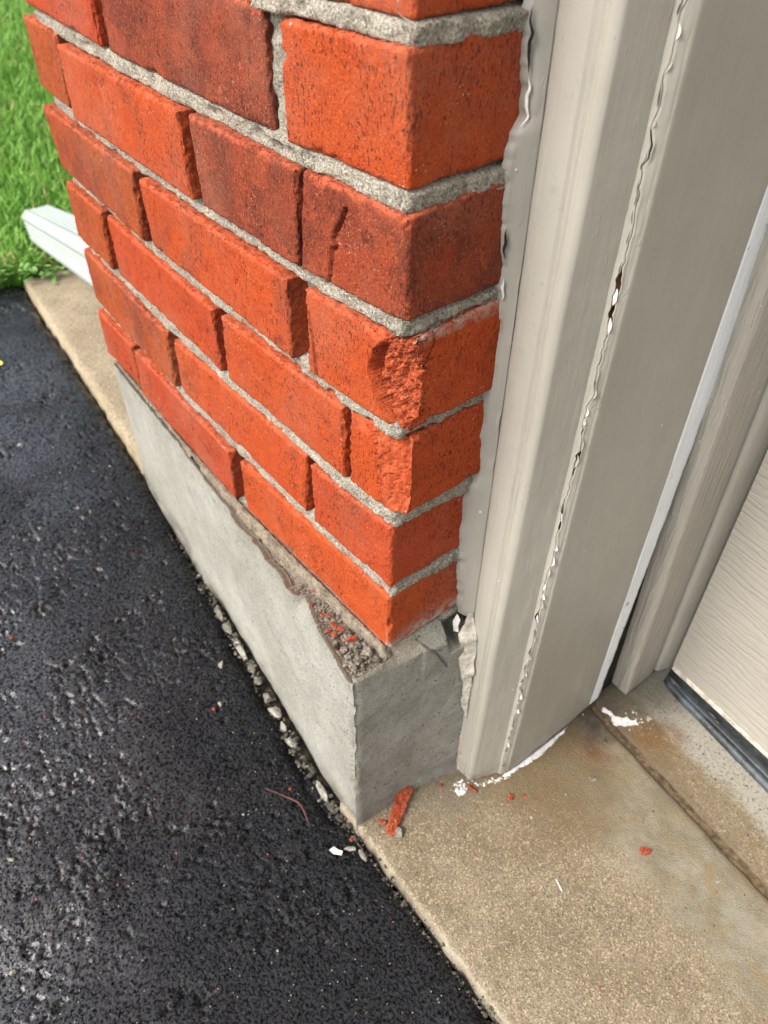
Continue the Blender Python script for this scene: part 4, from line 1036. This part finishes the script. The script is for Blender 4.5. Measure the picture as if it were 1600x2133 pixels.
# seam bead with a long crack: two lips with a gap and bare wood behind
def crack_off(z): return -.0006 + .0010*vn1(z, 30, 5) + .0012*vn1(z, 95, 6) + .0006*vn1(z, 300, 7)
def crack_w(z):
    w = .00012 + .0015*sstep(.25, .8, vn1(z, 85, 8)); return w
c0, c1 = np.array([.0470, .1078]), np.array([.0517, .1137])
dirv = (c1-c0)/np.linalg.norm(c1-c0); LN = np.linalg.norm(c1-c0); nv_ = np.array([dirv[1], -dirv[0]])
def seam(side):
    zs = np.concatenate([np.arange(ZB0, .44, .0011), np.linspace(.45, ZT0, 40)]); us = np.linspace(0, 1, 8)
    U, Z = np.meshgrid(us, zs, indexing='ij'); u = U.ravel(); z = Z.ravel()
    mid = LN*.52 + crack_off(z)
    if side == 0: s = u*(mid-crack_w(z)); lift = sstep(.6, 1, u)
    else: s = mid + crack_w(z) + (LN-mid-crack_w(z))*u; lift = sstep(.4, 0, u)
    P = np.stack([s, z, z*0], 1)
    n = .0010*np.sin(s/LN*3.14) + lift*(.0006+.0016*np.clip(vn1(z, 95, 9+side), 0, 1)) + .0002*fbm(P, [300, 90, 1], 2, 10)
    lastedge = (u == 1) if side == 0 else (u == 0)
    n = np.where(lastedge, n-.0006, n)
    X = c0[0]+dirv[0]*s+nv_[0]*n + .0026*np.clip((z+.22)/.63, 0, 1.6)*s/LN; Y = c0[1]+dirv[1]*s+nv_[1]*n
    mesh_obj('seam_bead', np.stack([X, Y, z], 1), grid_faces(len(us), len(zs), True), M['paint'], frame)
seam(0); seam(1)
p = [c0-nv_*.0016-dirv*.001, c1-nv_*.0016+dirv*.001]
mesh_obj('bare_wood', [(p[0][0], p[0][1], ZB0), (p[1][0], p[1][1], ZB0), (p[1][0], p[1][1], ZT0), (p[0][0], p[0][1], ZT0)], [(0, 1, 2, 3)], M['wood'], frame)
# curled paint flakes standing along the crack
rgf = random.Random(5)
z = -.205
while z < .43:
    L_ = rgf.uniform(.005, .013); w_ = rgf.uniform(.0013, .0034); side = rgf.choice((-1, 1))
    nz = 7; V = []; Fc = []
    for k in range(nz):
        a = k/(nz-1); ww = w_*math.sin(a*math.pi*.9+.15); zz = z+L_*a; s0 = LN*.52+float(crack_off(zz)[0])
        for q in range(4):
            b_ = q/3; s_ = s0+side*.0003 + side*(-.2+.9*b_)*ww*.7; h_ = .0009+ww*.95*b_**1.6*(1.0)
            V.append((c0[0]+dirv[0]*s_+nv_[0]*h_, c0[1]+dirv[1]*s_+nv_[1]*h_, zz+.0006*b_))
    for k in range(nz-1):
        for q in range(3): Fc.append((k*4+q, k*4+q+1, (k+1)*4+q+1, (k+1)*4+q))
    mesh_obj('paint_flake', V, Fc, M['flake'] if rgf.random() < .5 else M['paint'], frame)
    z += L_*rgf.uniform(1.0, 1.9)
# jamb board facing the opening
jamb = [(.0517, .1137), (.0526, .1146), (.0530, .1160), (.0508, .2300), (.0504, .2318)]
def jfoot(X, Y): return .0025+.004*np.abs(vn1(Y, 45, 3))+.006*sstep(.20, .232, Y)
extrude_profile('jamb_board', densify(jamb, .003), M['paint'], wob=.0005, seed=21, foot_fn=jfoot,
                mod=lambda I, X, Y, Z: (X + .0026*np.clip((Z+.22)/.63, 0, 1.6)*np.clip((.2318-Y)/.118, 0, 1), Y, Z))
wst = [(.0500, .2320), (.0507, .2326), (.0499, .2452), (.0490, .2458), (.030, .2462)]
def wedge(I, X, Y, Z):
    Y = Y + np.where(I >= 5, .0007*vn1(Z, 45, 31)+.0006*vn1(Z, 160, 32) + np.interp(Z, [-.22, -.10, .06, .2, .5], [0, .0045, .0085, .0115, .0115]), 0); return X, Y, Z
extrude_profile('white_edge', densify(wst, .002), M['white'], z0=APZ+.010, wob=.0003, seed=23, mod=wedge)
# stop board leaning a little, wood-grained side
def lean(I, X, Y, Z):
    return X, Y - .058*(Z-APZ)*np.interp(Y, [.27, .32], [1., .55]), Z
stop = [(.020, .2765), (.0525, .2760), (.0535, .2752), (.0622, .2757), (.0634, .2768), (.0626, .3190), (.0610, .3205), (.030, .3210)]
extrude_profile('stop_board', densify(stop, .004), M['paint_trim'], z0=APZ+.0055, z1=1.95, wob=.0003, seed=25, mod=lean)
pn = [(.056, .3215), (.0640, .3230), (.0655, .3245), (.0712, .3400), (.070, .352)]
extrude_profile('inner_board', densify(pn, .004), M['paint'], z0=APZ+.010, wob=.0003, seed=27, mod=lambda I, X, Y, Z: (X, Y-.03*(Z-APZ)*(Y < .33), Z))
box('gap_backing', (.012, .2475, APZ), (.0440, .349, 1.95), M['dark'], frame)  # near-black backing paints the shade between the boards
box('frame_core', (-.010, .112, APZ+.004), (.0445, .2465, 1.95), M['wood'], frame)
# torn caulk sheet hanging beside the footing
def torn():
    zs = np.linspace(.004, -.128, 70); us = np.linspace(0, 1, 12)
    U, Z = np.meshgrid(us, zs, indexing='ij'); u = U.ravel(); z = Z.ravel()
    w0 = np.interp(z, [-.128, -.11, -.07, -.04, -.015, .004], [.000, .0025, .006, .010, .0105, .002]) + .0018*np.abs(vn1(z, 110, 6))
    base = np.interp(z, [-.128, -.06, -.02, .004], [.0170, .0165, .0140, .0060])
    x = base - w0*(1-u)*.75 + .0018; y = .0785 - w0*(1-u)*1.05 + .0012*vn1(z, 90, 7)
    P = np.stack([x, y, z], 1); x = x + .0020*fbm(P, 120, 3, 8) + .0055; y = y - .0015
    mesh_obj('torn_caulk', np.stack([x, y, z], 1), grid_faces(len(us), len(zs)), M['flake2'], frame, label='torn sheet of old caulk peeling off beside the footing')
    sheet = [(.0, .0), (.0035, .002), (.0025, .010), (.0035, .020), (.001, .026), (-.0015, .014)]
    V = [(.007+a, .066+.3*a, -.016+b*.8) for a, b in sheet] + [(.0062+a, .0655+.3*a, -.016+b*.8) for a, b in sheet]; n = 6
    Fc = [list(range(n)), list(range(2*n-1, n-1, -1))] + [[(k+1) % n, k, k+n, (k+1) % n+n] for k in range(n)]
    mesh_obj('paint_flake', V, Fc, M['flake'], frame, smooth=False)
torn()
# white caulk bead smeared along the foot of the jamb and crumbs of it
def foot_caulk():
    xs = np.linspace(0, 1, 90); us = np.linspace(0, 1, 9)
    A, U = np.meshgrid(xs, us, indexing='ij'); a = A.ravel(); u = U.ravel()
    y0 = .1125+.090*a; x0 = .0515+.0*a; w = .0075*np.sin(np.clip(a*1.02, 0, 1)*3.14)**.5*(.75+.35*vn1(a, 14, 3)) + .0012*vn1(a, 60, 4)
    x = x0 + np.maximum(w, .0004)*u; y = y0 - .004*u; z = APZ + .0005 + .0028*np.sin(np.clip(u*.95+.08, 0, 1)*3.14)*np.clip(w/.006, 0, 1) + .0005*vn(np.stack([x, y, y*0], 1), 300, 5)
    mesh_obj('foot_caulk', np.stack([x, y, z], 1), grid_faces(len(xs), len(us), True), M['caulkwhite'], frame)
    scatter('caulk_crumbs', 90, lambda g: (.0365+g.normal()*.0035, .0705+g.normal()*.004, GZ), .001, .0045, M['caulkwhite'], 91, kind='stuff', flat=.8)
    scatter('caulk_crumbs', 60, lambda g: ((lambda k: (.044+.012*k+g.normal()*.0015, .083+.034*k+g.normal()*.002, GZ))(g.random())), .001, .004, M['caulkwhite'], 92, kind='stuff', flat=.8)
foot_caulk()
# spilled white paint in the joint beside the frame
def spill():
    pts = [(.060, .2440), (.0655, .2450), (.0720, .2450), (.0765, .2420), (.0830, .2440), (.0900, .2530), (.0925, .2590), (.0895, .2600), (.0850, .2560), (.0815, .2560), (.0790, .2500), (.0740, .2480), (.0665, .2475), (.0595, .2460)]
    rg = np.random.default_rng(4); P = []
    for k in range(len(pts)):
        a, b = np.array(pts[k]), np.array(pts[(k+1) % len(pts)])
        for j in range(4): P.append(a+(b-a)*j/4 + rg.normal(size=2)*.0006)
    n = len(P); V = [(q[0], q[1], APZ+.0038) for q in P] + [(q[0], q[1], APZ-.001) for q in P]
    Fc = [list(range(n))] + [[(k+1) % n, k, k+n, (k+1) % n+n] for k in range(n)]
    tag(mesh_obj('paint_spill', V, Fc, M['caulkwhite'], smooth=False), 'jagged patch of dried white paint across the floor joint by the frame', 'paint')
    scatter('paint_crumbs', 60, lambda g: (.088+g.normal()*.008, .262+g.normal()*.008, APZ+.0012), .0008, .0032, M['caulkwhite'], 93, kind='stuff', flat=.5)
spill()

# ------------------------------------------------------------------ garage door
gdoor = thing('garage_door', 'taupe garage door with embossed wood grain and a black rubber bottom seal', 'garage door')
def doorpanel():
    def yv(x): return float(door_y(x))
    # panels stacked up the opening, each a part; only the lowest shows
    z0 = -.196; k = 0
    while z0 < 1.9:
        xa, xb = .0745, 2.6; z1 = z0+.52
        V = []; 
        for (x, z) in [(xa, z0), (xb, z0), (xb, z1), (xa, z1)]: V.append((x, yv(x), z))
        for (x, z) in [(xa, z0), (xb, z0), (xb, z1), (xa, z1)]: V.append((x, yv(x)+.035, z))
        Fc = [(0, 1, 2, 3), (7, 6, 5, 4), (0, 4, 5, 1), (1, 5, 6, 2), (2, 6, 7, 3), (3, 7, 4, 0)]
        mesh_obj('door_panel', V, Fc, M['door'], gdoor, smooth=False); z0 = z1+.004
    # thin pale retainer lip under the panel
    V = []; xs = np.linspace(.0765, 2.6, 60)
    prof = [(-.0004, -.1935), (-.0022, -.1942), (-.0024, -.1975), (-.0004, -.1990)]
    for x in xs:
        for (o_, z) in prof: V.append((x, yv(x)+o_*np.interp(x, [.08, .16, .25], [1.4, 1.0, .4]), z))
    n = len(prof); Fc = [(i*n+j, (i+1)*n+j, (i+1)*n+j+1, i*n+j+1) for i in range(len(xs)-1) for j in range(n-1)]
    mesh_obj('seal_retainer', V, Fc, M['flake2'], gdoor, smooth=False)
    xs = np.concatenate([np.linspace(.0745, .36, 200), np.linspace(.37, 2.6, 30)])
    prof = densify([(-.0010, -.196), (-.0030, -.200), (-.0045, -.207), (-.0075, -.2125), (-.0090, -.2118), (-.0125, -.2128), (-.0155, -.2160), (-.0160, -.2192), (-.013, -.2205)], .0016)
    n = len(prof); X, J = np.meshgrid(xs, np.arange(n), indexing='ij'); x = X.ravel(); j = J.ravel()
    sc = np.interp(x, [.0745, .082, .10, .22, .4], [.35, .62, .75, 1.0, 1.1])
    y = door_y(x) + prof[j, 0]*sc + .0008*vn1(x, 30, 3)*(j/n); z = prof[j, 1] + .0006*vn1(x, 25, 4)*(j/n)
    mesh_obj('bottom_seal', np.stack([x, y, z], 1), grid_faces(len(xs), n, True), M['seal'], gdoor)
    for (x, u0, ln, w) in [(.0860, .42, .017, .0032), (.1345, .28, .0085, .0035), (.1420, .36, .0050, .0030)]:
        V = []
        for k in range(14):
            an = 2*math.pi*k/14; xx = x+ln/2*math.cos(an); tt = w/2*math.sin(an)*(1+.3*math.cos(an)); j_ = u0*(n-1)
            j0 = int(j_); q = prof[j0]; sc_ = float(np.interp(xx, [.0745, .082, .10, .22, .4], [.35, .62, .75, 1.0, 1.1]))
            V.append((xx, float(door_y(xx))+q[0]*sc_-.0012-tt*.5, q[1]-.0+tt*.9+.0004))
        mesh_obj('paint_spot', V, [list(range(14))], M['barewood'], gdoor, smooth=False)
doorpanel()

# unseen header and wall above; eave added to darken what the asphalt reflects
header = thing('house_wall', 'pale house wall above the garage opening', 'wall', (0, 0, 0))
box('lintel', (-.52, .0, 2.13), (3.1, .32, 2.35), M['siding'], header)
box('siding', (-.52, .06, 2.355), (3.1, .32, 3.4), M['siding'], header)
box('added_soffit', (-1.35, -.50, 2.36), (3.1, -.002, 2.40), M['siding'], header)
box('added_fascia', (-1.35, -.53, 2.34), (3.1, -.502, 2.50), M['siding'], header)
box('added_roof_edge', (-1.4, -.56, 2.505), (3.1, .3, 2.54), M['stone_dark'], header)
box('added_soffit', (-1.35, .0, 2.36), (-.523, 1.2, 2.40), M['siding'], header)
box('siding', (2.63, .06, -.2), (3.1, .32, 2.125), M['siding'], header)

# ------------------------------------------------------------------ downspout extension
ds = thing('downspout', 'white ribbed downspout extension resting on the slab and the grass', 'downspout')
def downspout():
    E0 = np.array([-1.236, .118, -.152]); ax = np.array([.957, -.122, .262]); ax /= np.linalg.norm(ax)
    wv = np.array([.10, .99, .06]); wv -= wv@ax*ax; wv /= np.linalg.norm(wv); uv = np.cross(ax, wv); uv = uv if uv[2] > 0 else -uv
    Wd, Hg = .062, .062
    # ribbed rounded-rectangle outline
    out = []
    def side(a, b, n, rib):
        a, b = np.array(a), np.array(b); t_ = (b-a)/np.linalg.norm(b-a); nn = np.array([t_[1], -t_[0]])
        for k in range(n):
            s = k/n; dd = rib*(.0 if s < .12 or s > .88 else (math.cos((s-.12)/.76*math.pi*2*5)-1)*.5); out.append(a+(b-a)*s + nn*dd)
    r_ = .010
    side((r_, 0), (Wd-r_, 0), 12, .0); side((Wd-r_, 0), (Wd, r_), 4, 0)
    side((Wd, r_), (Wd, Hg-r_), 50, .0034); side((Wd, Hg-r_), (Wd-r_, Hg), 4, 0)
    side((Wd-r_, Hg), (r_, Hg), 50, .0016); side((r_, Hg), (0, Hg-r_), 4, 0)
    side((0, Hg-r_), (0, r_), 50, .0034); side((0, r_), (r_, 0), 4, 0)
    out = np.array(out); n = len(out)
    def ring(c, w_, u_, sc=1.): return [c + w_*(q[0]-Wd/2)*sc + u_*(q[1]-Hg/2)*sc for q in out]
    C0 = E0 + wv*Wd/2 + uv*Hg/2
    rings = []
    for s in (0., .35): rings.append(ring(C0+ax*s, wv, uv))
    for s in (.675,): rings.append(ring(C0+ax*s, wv, uv))
    V = np.concatenate([np.array(q) for q in rings]); Fc = [(k*n+j, k*n+(j+1) % n, (k+1)*n+(j+1) % n, (k+1)*n+j) for k in range(len(rings)-1) for j in range(n)]
    mesh_obj('extension_pipe', V, Fc, M['pvc'], ds)
    inner = [ring(C0+ax*.0005, wv, uv, .955), ring(C0+ax*.2, wv, uv, .955)]
    V = np.concatenate([np.array(q) for q in inner] + [np.array(rings[0])])
    Fc = [(j, n+j, n+(j+1) % n, (j+1) % n) for j in range(n)] + [(j, (j+1) % n, 2*n+(j+1) % n, 2*n+j) for j in range(n)]
    mesh_obj('pipe_mouth', V, Fc, M['pvc'], ds)
    # elbow and riser behind the pier
    e = C0+ax*.675
    r1 = [np.array(ring(e+ax*.0, wv, uv)), np.array(ring(e+ax*.03+np.array([0, 0, .006]), wv, (uv+np.array([-.5, 0, .2]))/1.05)), np.array(ring(np.array([e[0]+.034, e[1], e[2]+.05]), wv, np.array([-1., 0, 0]))), np.array(ring(np.array([e[0]+.034, e[1], 2.1]), wv, np.array([-1., 0, 0])))]
    V = np.concatenate(r1); Fc = [(k*n+j, k*n+(j+1) % n, (k+1)*n+(j+1) % n, (k+1)*n+j) for k in range(3) for j in range(n)]
    mesh_obj('riser', V, Fc, M['pvc'], ds)
downspout()

# ------------------------------------------------------------------ lawn and weeds
def grass(name, n, fpos, hmin, hmax, wid, mat, seed, z0=-.178):
    rg = np.random.default_rng(seed)
    pos = fpos(rg, n); n = len(pos)
    h = rg.uniform(hmin, hmax, n); a = rg.uniform(0, 6.283, n); ln = rg.uniform(.1, .9, n)*h; la = rg.uniform(0, 6.283, n)
    w = wid*rg.uniform(.6, 1.3, n)
    V = np.zeros((n, 7, 3)); lev = [(0, 1.), (.4, .9), (.75, .6), (1, 0)]
    k = 0
    for q, (t, ww) in enumerate(lev):
        cx = pos[:, 0]+np.cos(la)*ln*t**1.8; cy = pos[:, 1]+np.sin(la)*ln*t**1.8; cz = z0+h*t*(1-.25*t*ln/h)
        for sgn in ((-1, 1) if ww else (0,)):
            V[:, k, 0] = cx+sgn*np.cos(a)*w*ww/2; V[:, k, 1] = cy+sgn*np.sin(a)*w*ww/2; V[:, k, 2] = cz; k += 1
    b = np.arange(n)[:, None]*7
    tri = np.concatenate([b+np.array(q) for q in ((0, 1, 3), (0, 3, 2), (2, 3, 5), (2, 5, 4), (4, 5, 6))])
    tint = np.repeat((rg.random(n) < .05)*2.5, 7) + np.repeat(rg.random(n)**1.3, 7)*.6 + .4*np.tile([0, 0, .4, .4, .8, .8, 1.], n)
    return mesh_obj(name, V.reshape(-1, 3), tri, mat, attrs=dict(tint=tint), kind='stuff', label='short bright green lawn grass')
def wedge_pos(rg, n):
    x = -1.13 - 3.4*rg.random(n)**1.5; c = .02+(-x-1.13)*.31; y = c + rg.uniform(-.28, .42, n)*(1+.2*(-x-1.1))
    # clear of the slab and downspout mouth
    ok = ~((x > -1.128) & (y > .04)); 
    ok &= ~((x > -1.26) & (y > .10) & (y < .19) & (rg.random(n) < .9)); return np.stack([x, y], 1)[ok]
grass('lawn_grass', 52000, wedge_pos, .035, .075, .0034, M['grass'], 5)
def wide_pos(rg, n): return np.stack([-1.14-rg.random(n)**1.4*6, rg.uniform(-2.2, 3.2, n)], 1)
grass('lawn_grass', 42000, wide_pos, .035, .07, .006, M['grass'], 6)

def weeds():
    rg = random.Random(3); labels = ['leafy weed at the corner of the slab beside the asphalt', 'low weed spilling over the slab edge under the downspout', 'small clover-like weed left of the slab corner', 'weed at the asphalt edge on the far left', 'weed tuck by the downspout mouth', 'weed sprig on the slab edge nearest the downspout']
    for q, (cx, cy) in enumerate([(-1.135, .045), (-1.112, .082), (-1.15, .015), (-1.16, -.02), (-1.165, .085), (-1.098, .110)]):
        V = []; Fc = []; T = []
        for k in range(34):
            a = rg.uniform(0, 6.28); rr = rg.uniform(.0, .030); lx, ly = cx+math.cos(a)*rr, cy+math.sin(a)*rr; lz = -.158+rg.uniform(.002, .026)
            s = rg.uniform(.003, .0075); ya = rg.uniform(0, 6.28); dx, dy = math.cos(ya), math.sin(ya); b = len(V); tlt = rg.uniform(-.5, .7)
            for (u, v) in [(-1, 0), (-.4, .55), (.4, .5), (1, 0), (.4, -.5), (-.4, -.55)]:
                V.append((lx+s*(u*dx-v*dy), ly+s*(u*dy+v*dx), lz+s*tlt*u+s*.25*abs(v))); T.append(rg.random())
            Fc.append(tuple(b+w for w in range(6)))
            b = len(V); V += [(cx, cy, -.172), (cx+.0008, cy, -.172), (lx, ly, lz)]; T += [0, 0, .2]; Fc.append((b, b+1, b+2))
        o = mesh_obj('weed', V, Fc, M['weed'], smooth=False, attrs=dict(tint=T)); tag(o, labels[q], 'weed', 'weeds at the lawn edge')
weeds()
print('tris', sum(len(o.data.polygons)*2 for o in S.objects if o.type == 'MESH'))
